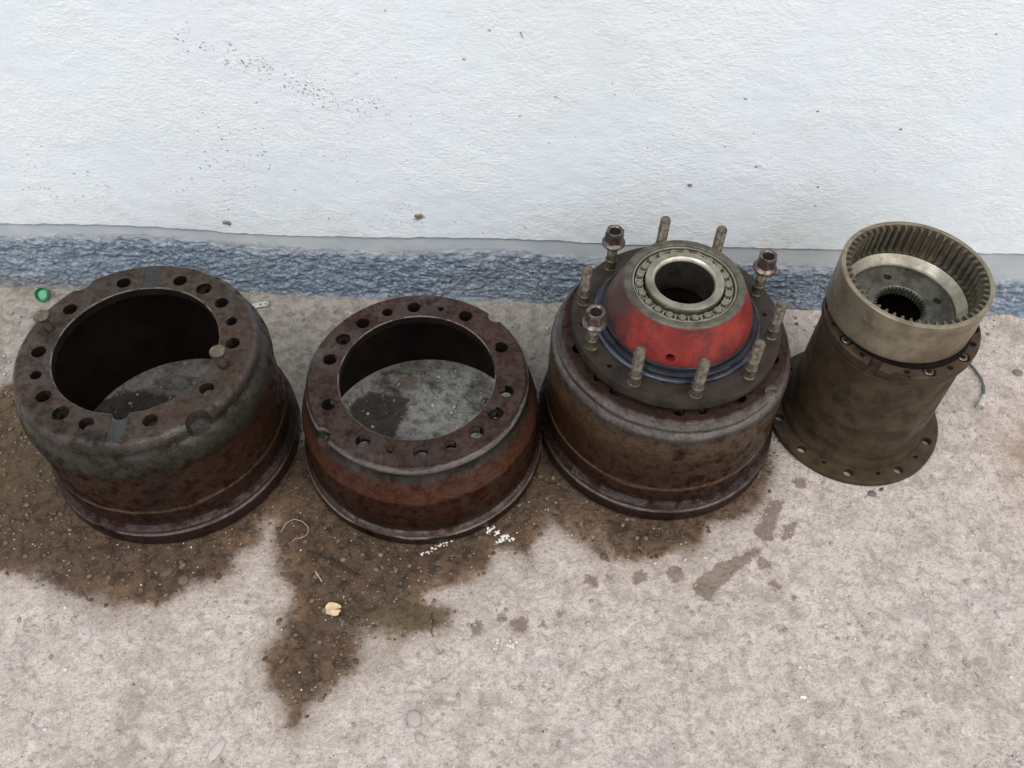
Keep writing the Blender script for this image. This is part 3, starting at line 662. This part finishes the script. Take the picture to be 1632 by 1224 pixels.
for i in range(10):
    x, y = at_k(ph3, i, .1675)
    st = link('stud', stud_short if i in NUTS else stud, m_stud, hub) if i in (0, 2) else None
    if st is None:
        st = bpy.data.objects.new('stud', stud_short if i in NUTS else stud); C.objects.link(st); st.parent = hub
    st.location = (x, y, ZF); st.rotation_euler = (random.uniform(-.012, .012), random.uniform(-.012, .012), random.uniform(0, 6))
    if i in NUTS:
        if nutme is None: nutme = make_nut(); o = link('nut', nutme, m_nut, hub, ang=22)
        else: o = bpy.data.objects.new('nut', nutme); C.objects.link(o); o.parent = hub
        o.location = (x, y, NUTS[i]-H3); o.rotation_euler = (0, 0, {9: .12, 2: .3, 7: -.1}[i])

# =================================================================== HOUSING AND RING GEAR
house = empty('planetary_housing', G4C, 'dark brown cylindrical gear housing standing on a drilled round flange at the right end', 'gear housing')
fl = lathe([(.110, .0), (.1715, .0), (.1725, .0015), (.1725, .0125), (.1710, .0145), (.110, .0145)], 200, .012, True, .00008, 4)
cuts = []
for a in (-141.6, -104.7, -66.3, -27.9, 9, 45, 82, 116, 150, 187):
    a = math.radians(a); cuts.append((hole_cutter(.0093, -.01, .0145, .0012, 24), T(.1535*math.cos(a), .1535*math.sin(a), 0)))
for a in (-123, -82.7, -46.9, 25, 65, 135):
    a = math.radians(a); cuts.append((hole_cutter(.0042, -.01, .0145, .0006, 16), T(.151*math.cos(a), .151*math.sin(a), 0)))
link('base_flange', cut(fl, cuts), m_house, house, ang=28)
me = lathe([(.112, .0146), (.1425, .0146), (.1420, .020), (.1395, .0245), (.1385, .030), (.1365, .033), (.1352, .037), (.1345, .05), (.1330, .12), (.1315, .20), (.1302, .262), (.1300, .270), (.1262, .272), (.118, .272), (.112, .262)], 200, .006, True, .0002, 6)
link('housing_body', me, m_house, house)
UF = .3035
me = lathe([(.100, .268), (.1308, .268), (.1322, .2705), (.1312, .273), (.1325, .279), (.1365, .283), (.1378, .286), (.1378, .3015), (.1362, UF), (.100, UF)], 200, .01, True, .0002, 9)
cuts = []
ub = []
for i in range(10):
    a = math.radians(-90+36*i+8); R1 = .1225
    ub.append((R1*math.cos(a), R1*math.sin(a)))
    if i != 9: cuts.append((hole_cutter(.0118, UF-.010, UF, .0015, 24), T(R1*math.cos(a), R1*math.sin(a), 0)))
for i in range(10):
    a = math.radians(-90+36*i-10); cuts.append((hole_cutter(.0055, UF-.02, UF, .0008, 16), T(.126*math.cos(a), .126*math.sin(a), 0)))
a = math.radians(-124); cuts.append((box_me(.03, .020, .03), T(.134*math.cos(a), .134*math.sin(a), UF-.004, a)))
a = math.radians(-104); cuts.append((box_me(.012, .030, .012), T(.1385*math.cos(a), .1385*math.sin(a), UF, a)))
link('upper_flange', cut(me, cuts), m_houset, house, ang=28)
sock = lathe([(.0048, 0), (.0088, 0), (.0088, .0085), (.0078, .0093), (.0048, .0093), (.0045, .004)], 24)
for i, (x, y) in enumerate(ub):
    if i in (9,): continue
    if i == 0: o = link('socket_bolt', sock, m_nut, house)
    else: o = bpy.data.objects.new('socket_bolt', sock); C.objects.link(o); o.parent = house
    o.location = (x, y, UF-.0098)
me = lathe([(.100, .19), (.1135, .19), (.1135, .3036), (.1195, .3036), (.1195, .3105), (.100, .3105)], 96); link('inner_sleeve', me, m_inside, house)

GZ0 = .3135; RG = (.6936, 1.0961, GZ0)
gear = empty('ring_gear', RG, 'bare steel ring gear with inner teeth sitting on top of the dark housing', 'ring gear')
GH = .0965                                       # height of the ring
RO, RR_, RTP = .1283, .1200, .1085
me = lathe([(.112, .0), (.1235, .0), (.1262, .0022), (.1283, .006), (.1286, .030), (RO, .033), (RO, GH-.0018), (RO-.0015, GH), (RR_+.0008, GH), (RR_, GH-.001), (RR_, .035), (.112, .035)], 220, .006, True, .00006, 8)
link('ring', me, m_ring, gear)
NT = 52
def tooth_me():
    # trapezoid tooth pointing inwards, from the root at RR_ to the tip, bevelled at its upper end
    z0, z1 = .036, GH-.0022
    wr = PI*RR_/NT*1.12; wt = PI*RTP/NT*.5; v = []
    xr, xm, xt = RR_+.0015, (RR_+RTP)/2, RTP
    wm_ = (wr+wt)/2*1.06
    sec = [(xr, -wr/2), (xm, -wm_/2), (xt+.0008, -wt/2), (xt, -wt/2+.0008), (xt, wt/2-.0008), (xt+.0008, wt/2), (xm, wm_/2), (xr, wr/2)]
    for zz, sh in ((z0, 0), (z1-.003, 0), (z1, 1)):
        for (x, y) in sec:
            xx = x+(.0022 if sh and x < xm else 0); v.append((xx, y*(.82 if sh else 1), zz))
    n = len(sec); f = []
    for L in range(2):
        for i in range(n-1): f.append((L*n+i, (L+1)*n+i, (L+1)*n+i+1, L*n+i+1))
    f.append(tuple(2*n+i for i in reversed(range(n)))); f.append(tuple(i for i in range(n)))
    me = mesh(v, f); bm = bmesh.new(); bm.from_mesh(me); bmesh.ops.recalc_face_normals(bm, faces=bm.faces); bm.to_mesh(me); bm.free()
    return me
tm = tooth_me()
for i in range(NT):
    if i == 0: o = link('tooth', tm, m_tooth, gear, ang=35)
    else: o = bpy.data.objects.new('tooth', tm); C.objects.link(o); o.parent = gear
    o.rotation_euler = (0, 0, 2*PI*i/NT+.03)
# hub disc inside, with a splined hole
def disc():
    me = lathe([(.0450, -.004), (.1118, -.004), (.1118, .0345), (.1080, .0348), (.1075, .0355), (.0945, .0180), (.0935, .0115), (.0600, .0105), (.0585, .0135), (.0470, .0138), (.0450, .0125)], 192, .004)
    cuts = []
    for i in range(4):
        a = math.radians(10.8+83*i if i < 2 else 190.8+83*(i-2)); cuts.append((hole_cutter(.0078, -.01, .0108, .0008, 22), T(.0725*math.cos(a), .0725*math.sin(a), 0)))
    return cut(me, cuts)
dm = disc(); dm.materials.append(m_disc); dm.materials.append(m_chamfer)
for p in dm.polygons:
    c = p.center; r = math.hypot(c.x, c.y)
    if .094 < r < .1078 and c.z > .0165: p.material_index = 1
link('hub_disc', dm, m_disc, gear)
sp = []
tb = mesh([(.0458, -.0022, -.003), (.0458, .0022, -.003), (.0405, .0008, -.003), (.0405, -.0008, -.003), (.0458, -.0022, .0125), (.0458, .0022, .0125), (.0405, .0008, .0118), (.0405, -.0008, .0118)],
          [(0, 1, 2, 3), (4, 7, 6, 5), (0, 4, 5, 1), (1, 5, 6, 2), (2, 6, 7, 3), (3, 7, 4, 0)])
for i in range(40): sp.append((tb, T(0, 0, 0, 2*PI*i/40)))
link('spline', join_me(sp), m_disc, gear)
# a few dark shafts deep in the housing seen through the splined hole
link('sun_shaft', solid([(.030, .0), (.030, .262), (.027, .266), (.012, .266)], 40), m_house, house, (0, 0, .0))

# =================================================================== SMALL LOOSE THINGS
def wob(r, n, seed, irr=.25):
    q_ = random.Random(seed); return [(r*(1+q_.uniform(-irr, irr))*math.cos(2*PI*i/n), r*(1+q_.uniform(-irr, irr))*math.sin(2*PI*i/n)) for i in range(n)]
def plate(outline, h, name, mat, loc, rot=(0, 0, 0), curl=0):
    n = len(outline); v = []
    R0 = max(math.hypot(*p) for p in outline)
    for zz in (0, h):
        for (x, y) in outline: v.append((x, y, zz+curl*(x*x+y*y)/(R0*R0)))
    v.append((0, 0, 0)); v.append((0, 0, h)); f = []
    for i in range(n):
        j = (i+1) % n; f += [(i, j, n+j, n+i), (2*n, j, i), (2*n+1, n+i, n+j)]
    o = link(name, mesh(v, f), mat, None, loc, 40); o.rotation_euler = rot; return o
m_green = mat_plain('green_plastic', (.012, .19, .075), .35, .2, 60, .2, .0004, 0, .5)
m_green2 = mat_plain('pale_green_liner', (.03, .25, .11), .4, .2, 60, .2, .0004, 0, .5)
cap = empty('bottle_cap', (-1.0619, 1.371, .0015), 'green plastic bottle cap lying open side up beside the left drum', 'bottle cap')
prof = [(.0128, 0), (.0148, .001), (.0152, .003), (.0152, .0108), (.0145, .0114), (.0138, .0108), (.0136, .0022), (.0128, .0016)]
link('cap_shell', lathe(prof, 48), m_green, cap)
rid = box_me(.0012, .0009, .009, (.0153, 0, .0058)); link('grip_ridge', join_me([(rid, T(0, 0, 0, 2*PI*i/40)) for i in range(40)]), m_green, cap)
link('liner', solid([(.0134, .0004), (.0134, .0020), (.0098, .0024), (.0093, .0056), (.0040, .0057)], 32), m_green2, cap)
cap.rotation_euler = (.62, .10, 0); cap.location.z = .0105

m_alu = mat_steel('dull_zinc', (.55, .54, .50), (.34, .33, .30), (.35, .55), .5, 200, None, False)
# flat metal tab with two holes
out = [(-.036, -.016), (-.022, -.024), (-.016, -.010), (-.006, -.0035), (.010, -.001), (.016, .001), (.0185, .0055), (.0165, .0105), (.011, .0125), (-.006, .009), (-.022, .004), (-.036, -.004)]
bm = bmesh.new(); vs = [bm.verts.new((x, y, 0)) for x, y in out]; fc = bm.faces.new(vs); g_ = bmesh.ops.extrude_face_region(bm, geom=[fc]); bmesh.ops.translate(bm, verts=[v for v in g_['geom'] if isinstance(v, bmesh.types.BMVert)], vec=(0, 0, .0018))
bmesh.ops.recalc_face_normals(bm, faces=bm.faces); tabm = bpy.data.meshes.new('tab'); bm.to_mesh(tabm); bm.free()
tabm = cut(tabm, [(solid([(.0022, -.01), (.0022, .01)], 14), T(.0125, .0058, 0)), (solid([(.0022, -.01), (.0022, .01)], 14), T(.0005, .0035, 0))])
o = link('metal_tab', tabm, m_alu, None, (-.570, 1.352, .006), 30); o.rotation_euler = (.25, .05, .05)
setp(o, 'pale flat metal tab with two small holes, behind the left drum by the wall', 'metal tab')

# sensor lead
lead = empty('sensor_lead', (.99, 1.17, .0), 'short grey cable with a pale ribbed plug, lying on concrete right of the housing', 'cable')
m_cable = mat_plain('grey_rubber', (.09, .095, .09), .6, .3, 90)
m_plug = mat_plain('pale_grey_plastic', (.42, .41, .37), .5, .2, 120)
pts = [(-.004, .074, .003), (-.001, .060, .004), (.005, .044, .004), (.010, .030, .004), (.0135, .012, .004), (.0120, -.006, .004), (.006, -.026, .004), (.002, -.036, .005)]
link('cable', tube(pts, .0024, 8), m_cable, lead)
link('wire_end', tube([(-.004, .066, .003), (-.008, .076, .004), (-.010, .086, .003)], .0014, 6), m_cable, lead)
link('wire_end', tube([(-.007, .073, .004), (.000, .078, .006), (.004, .083, .005)], .0011, 6), m_cable, lead)
pl_ = [(.0030, 0), (.0042, .001), (.0044, .008), (.0038, .0085), (.0038, .0105), (.0052, .011), (.0056, .016), (.0050, .0165), (.0050, .0185), (.0066, .019), (.0074, .030), (.0078, .0315), (.0080, .035), (.0070, .0362), (.0066, .034)]
o = link('plug', solid(pl_, 20), m_plug, lead); d = Vector((-.022, -.04, -.001)).normalized(); o.location = (.0035, -.032, .0072); o.rotation_euler = d.to_track_quat('Z', 'Y').to_euler()
link('sleeve', tube([(.0125, -.004, .004), (.009, -.018, .0045), (.004, -.032, .006)], .0034, 8), m_cable, lead)

# twig, leaf, thread
m_twig = mat_plain('dry_twig', (.028, .018, .012), .8, .3, 120)
q_ = random.Random(3); tw = []
for i in range(12):
    f_ = i/11; tw.append((-.3727+f_*.094+q_.uniform(-.0008, .0008), .7508-f_*.046+.004*math.sin(f_*3)+q_.uniform(-.0008, .0008), .0052+.002*math.sin(f_*PI)))
twig = empty('twig', (-.33, .73, 0), 'thin dark brown twig on the oily concrete in front of the second drum', 'twig')
def rel(pts, o): return [tuple(Vector(p)-o.location) for p in pts]
link('stem', tube(rel(tw, twig), .0024, 7, [.0018+.0009*f_/11 for f_ in range(12)]), m_twig, twig)
link('side_shoot', tube(rel([(-.281, .7065, .004), (-.277, .711, .006), (-.274, .716, .007)], twig), .0009, 6), m_twig, twig)
link('side_shoot', tube(rel([(-.279, .705, .004), (-.272, .704, .005), (-.268, .7055, .004)], twig), .0009, 6), m_twig, twig)
m_leaf = mat_plain('dry_cream_leaf', (.50, .375, .225), .7, .25, 90)
leaf = [(-.014, .006), (-.010, .0115), (-.002, .0125), (.006, .011), (.0125, .008), (.0150, .0045), (.0125, .0030), (.0040, .0008), (.0040, -.0005), (.0135, .0000), (.0155, -.0025), (.0125, -.0050), (.0130, -.0095), (.0080, -.0125), (.0000, -.0115), (-.006, -.010), (-.0105, -.0095), (-.0115, -.004), (-.0145, .0005)]
o = plate([(x*.98, y*.98) for x, y in leaf], .0007, 'dry_leaf', m_leaf, (-.3095, .6385, .0035), (.05, -.06, -.1), .0025)
setp(o, 'small cream coloured scrap of dry leaf with a slit, on the brown stain', 'leaf')
m_thread = mat_plain('pale_thread', (.36, .29, .20), .8, .2, 150)
o = link('thread', tube([(-.428, .790, .002), (-.4218, .8084, .002), (-.408, .818, .0025), (-.3917, .8131, .002), (-.380, .803, .002), (-.3767, .7922, .0022), (-.380, .784, .002), (-.3887, .7788, .002), (-.3996, .7770, .002), (-.403, .771, .002)], .0008, 5), m_thread)
setp(o, 'curled pale fibre on the stained concrete between the first two drums', 'thread')
o = link('dry_straw', tube([(-.135, .636, .002), (-.131, .6175, .003), (-.133, .600, .002), (-.128, .592, .002)], .0008, 5), m_twig); setp(o, 'thin dark bent stalk at the pale edge of the central stain', 'stalk')
o = link('dry_straw', tube([(-.352, .712, .002), (-.345, .702, .003), (-.337, .692, .002)], .0012, 5), m_thread); setp(o, 'pale straw splinter just below the dark twig', 'straw')
o = link('dry_straw', tube([(-.592, .672, .002), (-.583, .661, .003), (-.577, .652, .002)][::-1], .0010, 5), m_thread); setp(o, 'pale straw splinter at the edge of the stain below the left drum', 'straw')
o = link('dry_straw', tube([(-.118, 1.0755, .0015), (-.09, 1.0745, .003), (-.066, 1.0735, .002)], .0008, 5), m_thread); setp(o, 'thin pale straw lying on the ground inside the second drum', 'straw')
m_flake = mat_plain('white_paint_flake', (.62, .62, .57), .6, .12, 200)
def flakes(name, pts, smin, smax, label, seed):
    q_ = random.Random(seed); it = []
    for (x, y, sp_, n) in pts:
        for _ in range(n):
            r = q_.uniform(smin, smax); o_ = wob(r, 7, q_.random(), .45); v = []
            for zz in (0, .0010):
                for (a_, b_) in o_: v.append((a_, b_, zz))
            f = [tuple(range(6, -1, -1)), tuple(range(7, 14))]+[(i, (i+1) % 7, 7+(i+1) % 7, 7+i) for i in range(7)]
            it.append((mesh(v, f), T(x+q_.gauss(0, sp_), y+q_.gauss(0, sp_), q_.uniform(.0002, .0012), q_.uniform(0, 6)) @ Matrix.Rotation(q_.uniform(-.25, .25), 4, 'X')))
    o = link(name, join_me(it), m_flake, None, (0, 0, 0), 30); setp(o, label, 'paint flakes', kind='stuff'); return o
flakes('paint_flakes', [(-.030, .805, .004, 8), (-.022, .797, .004, 8), (-.014, .789, .003, 6), (-.020, .782, .004, 6), (-.002, .786, .003, 5), (.006, .783, .002, 3), (-.038, .800, .003, 4)], .0010, .0030, 'cluster of whitish paint flakes in front of the gap right of the second drum', 4)
flakes('paint_flakes', [(-.160+.007*i, .750+.0042*i, .0022, 4) for i in range(9)], .0007, .0019, 'short trail of white flakes at the front foot of the second drum', 6)
flakes('paint_flakes', [(-.012, .583, .004, 7), (.003, .578, .004, 8), (.010, .586, .004, 5), (-.02, .570, .004, 3)], .0009, .0026, 'cluster of white flakes on pale concrete right of the long stain', 8)
o = plate([(-.0045, -.0015), (.004, -.0022), (.0055, .0005), (.001, .0024), (-.004, .0018)], .0012, 'paper_chip', mat_plain('white_chip', (.85, .85, .82), .5, .05), (.4985, .4992, .001)); setp(o, 'tiny bright white chip alone on the pale concrete at the lower right', 'chip')

# pebbles set in the concrete: the large ones are things of their own
def pebble_me(seed, sub=2):
    bm = bmesh.new(); bmesh.ops.create_icosphere(bm, subdivisions=sub, radius=1); q_ = random.Random(seed)
    ax = [(Vector((q_.gauss(0, 1), q_.gauss(0, 1), q_.gauss(0, 1))).normalized(), q_.uniform(.1, .3)) for _ in range(6)]
    for v in bm.verts:
        s_ = 1
        for a_, w_ in ax: s_ -= w_*max(0, v.co.normalized().dot(a_)-.6)
        v.co *= s_
    me = bpy.data.meshes.new('pebble'); bm.to_mesh(me); bm.free(); return me
PEB = [(-.6227, .7056, .0125, .009, .5, (.085, .068, .052), 'flat dark pebble in the oily stain below the left drum'),
       (-.5883, .6903, .0105, .0105, .2, (.115, .095, .072), 'round brownish pebble in the oily stain, right of the flat dark one'),
       (-.1514, .4536, .0125, .0155, .3, (.36, .33, .31), 'large oval pale pebble set in the concrete at the bottom centre'),
       (-.1387, .4229, .007, .008, 1.2, (.38, .35, .33), 'small round pebble just below the large oval pale one'),
       (-.465, .398, .009, .020, -.5, (.44, .41, .38), 'long pale pebble set in the concrete, lower left'),
       (-.970, .742, .010, .012, .5, (.48, .42, .35), 'pale pebble at the left edge, beside the stain'),
       (.7057, .8973, .0085, .0075, .2, (.13, .12, .11), 'dark grey stone in front of the housing flange'),
       (.7264, .9076, .0055, .0035, .5, (.06, .05, .045), 'tiny dark stone chip in front of the housing flange'),
       (1.09, 1.205, .012, .010, .2, (.17, .14, .12), 'brown stone near the right edge, beyond the cable'),
       (-.433, .468+.33, .0062, .005, .5, (.05, .042, .036), 'dark stone beside the curled pale fibre'),
       (-.405, .730, .008, .006, .5, (.06, .045, .038), 'dark crumb of dirt left of the twig')]
for i, (x, y, rx_, ry_, rz_, c, lab) in enumerate(PEB):
    o = link('pebble', pebble_me(i+40, 3), mat_plain('pebble_stone', c, .75, .25, 90, .5, .001), None, (x, y, .0005), None); o.data.shade_smooth()
    o.scale = (rx_, ry_, min(rx_, ry_)*.42); o.rotation_euler = (0, 0, rz_); setp(o, lab, 'pebble')
# fine loose gravel and crumbs (uncountable)
def grit(name, n, area, smin, smax, cols, label, seed, cond, dens=None):
    q_ = random.Random(seed); bases = []
    for s_ in range(5):
        m_ = pebble_me(seed*10+s_, 1); bases.append((np.array([v.co[:] for v in m_.vertices]), np.array([p.vertices[:] for p in m_.polygons])))
    V = []; F = []; Ccol = []; off = 0; cnt = 0; tries = 0
    while cnt < n and tries < n*20:
        tries += 1
        x = q_.uniform(area[0], area[1]); y = q_.uniform(area[2], area[3])
        if not cond(x, y, q_): continue
        r = smin+(smax-smin)*q_.random()**3
        b, fcs = bases[q_.randrange(5)]; a = q_.uniform(0, 6.3)
        sx, sy, sz = r, r*q_.uniform(.42, .95), r*q_.uniform(.22, .45)
        px = b[:, 0]*sx; py = b[:, 1]*sy
        V.append(np.stack([px*math.cos(a)-py*math.sin(a)+x, px*math.sin(a)+py*math.cos(a)+y, b[:, 2]*sz+sz*.15], -1)); F.append(fcs+off); off += len(b)
        c_ = cols[q_.randrange(len(cols))]; j_ = q_.uniform(.8, 1.2); Ccol.append(np.tile([c_[0]*j_, c_[1]*j_, c_[2]*j_, 1], (len(b), 1))); cnt += 1
    V = np.concatenate(V); F = np.concatenate(F); me = bpy.data.meshes.new(name); me.from_pydata(V.tolist(), [], F.tolist()); me.update()
    at = me.color_attributes.new('tint', 'FLOAT_COLOR', 'POINT'); at.data.foreach_set('color', np.concatenate(Ccol).ravel())
    k = N(name+'_stone'); n_ = k.noise(k.obj, 300, 3, .6); mt = k.out(k.mix(.5, k.attr('tint')['Color'], k.mix(1, k.attr('tint')['Color'], k.mix(n_, (.5, .5, .5), (1.4, 1.4, 1.4)), 'MULTIPLY')), .8, None, 0, .3)
    o = link(name, me, mt, None, (0, 0, 0), None); me.shade_smooth(); setp(o, label, 'gravel', kind='stuff'); return o
inside = []
def in_poly(x, y, P=MAIN):
    c = False; n = len(P)
    for i in range(n):
        x0, y0 = P[i]; x1, y1 = P[(i+1) % n]
        if (y0 > y) != (y1 > y) and x < (x1-x0)*(y-y0)/(y1-y0)+x0: c = not c
    return c
def under(x, y): return any(math.hypot(x-c[0], y-c[1]) < r and math.hypot(x-c[0], y-c[1]) > r2__ for c, r, r2__ in ((D1C, .24, .2), (D2C, .24, .2), (D3C, .24, 0), (G4C, .175, 0)))
pale = [(.36, .32, .28), (.44, .40, .36), (.30, .27, .25), (.48, .45, .42), (.40, .34, .29), (.33, .31, .31)]
darkc = [(.08, .06, .043), (.11, .085, .06), (.07, .052, .038), (.13, .10, .072), (.15, .12, .09), (.10, .075, .05)]
grit('pale_gravel', 4200, (-1.5, 1.5, .2, 1.37), .0012, .0062, pale, 'pale gravel set in and strewn over the concrete ground', 3, lambda x, y, q: not in_poly(x, y) and not under(x, y))
grit('dark_gravel', 2600, (-1.2, .56, .4, 1.1), .0010, .0075, darkc, 'oil darkened grit lying in the brown stain', 5, lambda x, y, q: in_poly(x, y) and not under(x, y))
grit('bright_crumbs', 340, (-1.2, .56, .4, 1.1), .0007, .0024, [(.6, .54, .42), (.7, .66, .58), (.5, .4, .28)], 'tiny cream coloured crumbs scattered over the brown stain', 9, lambda x, y, q: in_poly(x, y) and not under(x, y))
grit('dark_crumbs', 420, (-1.4, 1.4, .25, 1.36), .0006, .0022, [(.06, .05, .04), (.10, .08, .06)], 'tiny dark crumbs scattered over the pale concrete', 13, lambda x, y, q: not in_poly(x, y) and not under(x, y))
for (gc, gn, gl, gs) in ((D1C, 260, 'rust flakes fallen round the foot of the left drum', 31), (D2C, 260, 'rust flakes fallen round the foot of the second drum', 33), (D3C, 260, 'rust flakes fallen round the foot of the drum under the hub', 35)):
    grit('rust_flakes', gn, (gc[0]-.3, gc[0]+.3, gc[1]-.3, gc[1]+.1), .0007, .0036, [(.10, .05, .03), (.06, .035, .025), (.14, .07, .04), (.04, .03, .025)], gl, gs, lambda x, y, q, gc=gc: .237 < math.hypot(x-gc[0], y-gc[1]) < .237+.04*q.random()**2)
grit('foot_grit', 420, (-1.3, 1.3, 1.31, 1.385), .0012, .0060, [(.20, .19, .17), (.12, .11, .10), (.30, .29, .27), (.2, .24, .28)], 'loose grit collected along the foot of the plinth', 17, lambda x, y, q: not under(x, y))

def wsurf(x, z_):
    X1 = np.array([x]); Z1 = np.array([z_]); return float((wall_y(X1)-.0007*fbm(X1*4, Z1*4, 3, 12)*2-.0008*fbm(X1*60, Z1*60, 3, 15))[0])-.0003
# mud spatter on the white wall
SP = [(-0.592, 0.639, .02, 5), (-0.554, 0.616, .018, 8), (-0.514, 0.602, .018, 12), (-0.479, 0.585, .018, 14), (-0.447, 0.576, .02, 14), (-0.397, 0.546, .022, 20), (-0.371, 0.527, .02, 16), (-0.344, 0.514, .02, 14), (-0.26, 0.5, .03, 16), (-.305, .505, .02, 12),
      (-0.554, 0.438, .03, 8), (-0.597, 0.385, .03, 10), (-0.508, 0.373, .025, 12), (-0.551, 0.348, .03, 14), (-0.692, 0.291, .015, 4), (-0.594, 0.261, .025, 5), (-0.972, 0.329, .03, 8), (-0.951, 0.269, .02, 7), (-0.938, 0.381, .03, 6), (-1.02, .35, .03, 6),
      (-0.227, 0.262, .012, 8), (-0.181, 0.465, .02, 3), (-0.258, 0.209, .025, 10), (-.6, .22, .02, 6), (.0, .4, .25, 20), (-.5, .3, .25, 60), (.5, .4, .3, 22), (-.9, .3, .1, 14), (-.4, .45, .15, 20)]
q_ = random.Random(21); it = []
def speck(x, z_, r, ang, asp):
    n = 7; v = []; out_ = wob(r, n, q_.random(), .35)
    for (a_, b_) in out_:
        a2 = a_*asp; X_ = a2*math.cos(ang)-b_*math.sin(ang); Z_ = a2*math.sin(ang)+b_*math.cos(ang); v.append((x+X_, wsurf(x, z_)-.00005, z_+Z_))
    v.append((x, wsurf(x, z_)-.0008, z_)); return mesh(v, [(i, (i+1) % n, n) for i in range(n)])
for (x, z_, s_, n) in SP:
    for _ in range(int(n*1.8)):
        zz = z_+q_.gauss(0, s_*.7)
        if zz < .195: continue
        it.append((speck(x+q_.gauss(0, s_), zz, .0005+.0011*q_.random()**3, -.5+q_.gauss(0, .3), q_.uniform(1, 2.4)), Matrix.Identity(4)))
for (x, z_) in [(0.07, 0.535), (0.548, 0.519), (0.412, 0.542), (0.711, 0.485), (0.598, 0.344), (0.605, 0.297), (0.466, 0.391), (-.094, .606), (-.049, .663)]:
    it.append((speck(x, z_, .0022, -.4, 1.6), Matrix.Identity(4)))
k = N('dried_mud'); n_ = k.noise(k.obj, 25, 2, .5); m_mud = k.out(k.mix(k.rng(n_, .35, .65), (.24, .22, .19), (.42, .41, .39)), .9)
o = link('mud_splatter', join_me(it), m_mud, None, (0, 0, 0), None); setp(o, 'scattered grey-brown mud specks dried on the white wall', 'mud specks', kind='stuff')
# streaks of dried mud and two chipped spots
for (x, z_, L, ang, lab) in [(.006, .656, .013, -1.15, 'thin dark scratch high on the wall near the centre'), (-.125, .226, .010, -.75, 'short dark scratch low on the wall above the second drum, left one'),
                             (.023, .216, .013, -.8, 'short dark scratch low on the wall between second drum and hub'), (.073, .534, .007, -.4, 'short dark scratch at mid height right of centre on the wall'), (-.067, .197, .006, -.7, 'tiny dark scratch just above the grey plinth over the second drum')]:
    dx, dz = math.cos(ang)*L/2, math.sin(ang)*L/2
    o = link('wall_scratch', tube([(x-dx, wall_y(x)-.0004, z_-dz), (x, wall_y(x)-.0010, z_), (x+dx, wall_y(x)-.0004, z_+dz)], .0009, 5, [.0012, .0009, .0004]), m_mud); setp(o, lab, 'scratch')
m_brown = mat_plain('brown_mud', (.20, .165, .12), .9, .4, 200, .6, .001)
def chip(x, z_, r, seed, lab):
    t = empty('plaster_chip', (x, wsurf(x, z_)-.0004, z_), lab, 'wall blemish'); q2 = random.Random(seed)
    for j in range(3):
        n = 11; v = []; cx, cz = q2.uniform(-r, r)*.6*(j > 0), q2.uniform(-r, r)*.5*(j > 0); rr = r*(1, .55, .45)[j]
        o_ = wob(rr, n, seed+j, .35)
        for (a_, b_) in o_: v.append((cx+a_, .0014, cz+b_*.75))
        for (a_, b_) in o_: v.append((cx+a_*.55, -.0016, cz+b_*.42))
        v.append((cx, -.0003, cz)); f = [(i, (i+1) % n, n+(i+1) % n, n+i) for i in range(n)]+[(n+i, n+(i+1) % n, 2*n) for i in range(n)]
        link('mud_lump', mesh(v, f), m_brown if j != 1 else m_mud, t, (0, 0, 0), 50)
chip(-.199, .237, .0125, 2, 'brown mud lump stuck in a chip of the wall above the second drum')
chip(.346, .340, .0055, 6, 'small brown plugged hole in the wall above the red hub')
chip(-.608, .204, .0105, 9, 'faint brown smudge on the wall just above the plinth over the left drum')
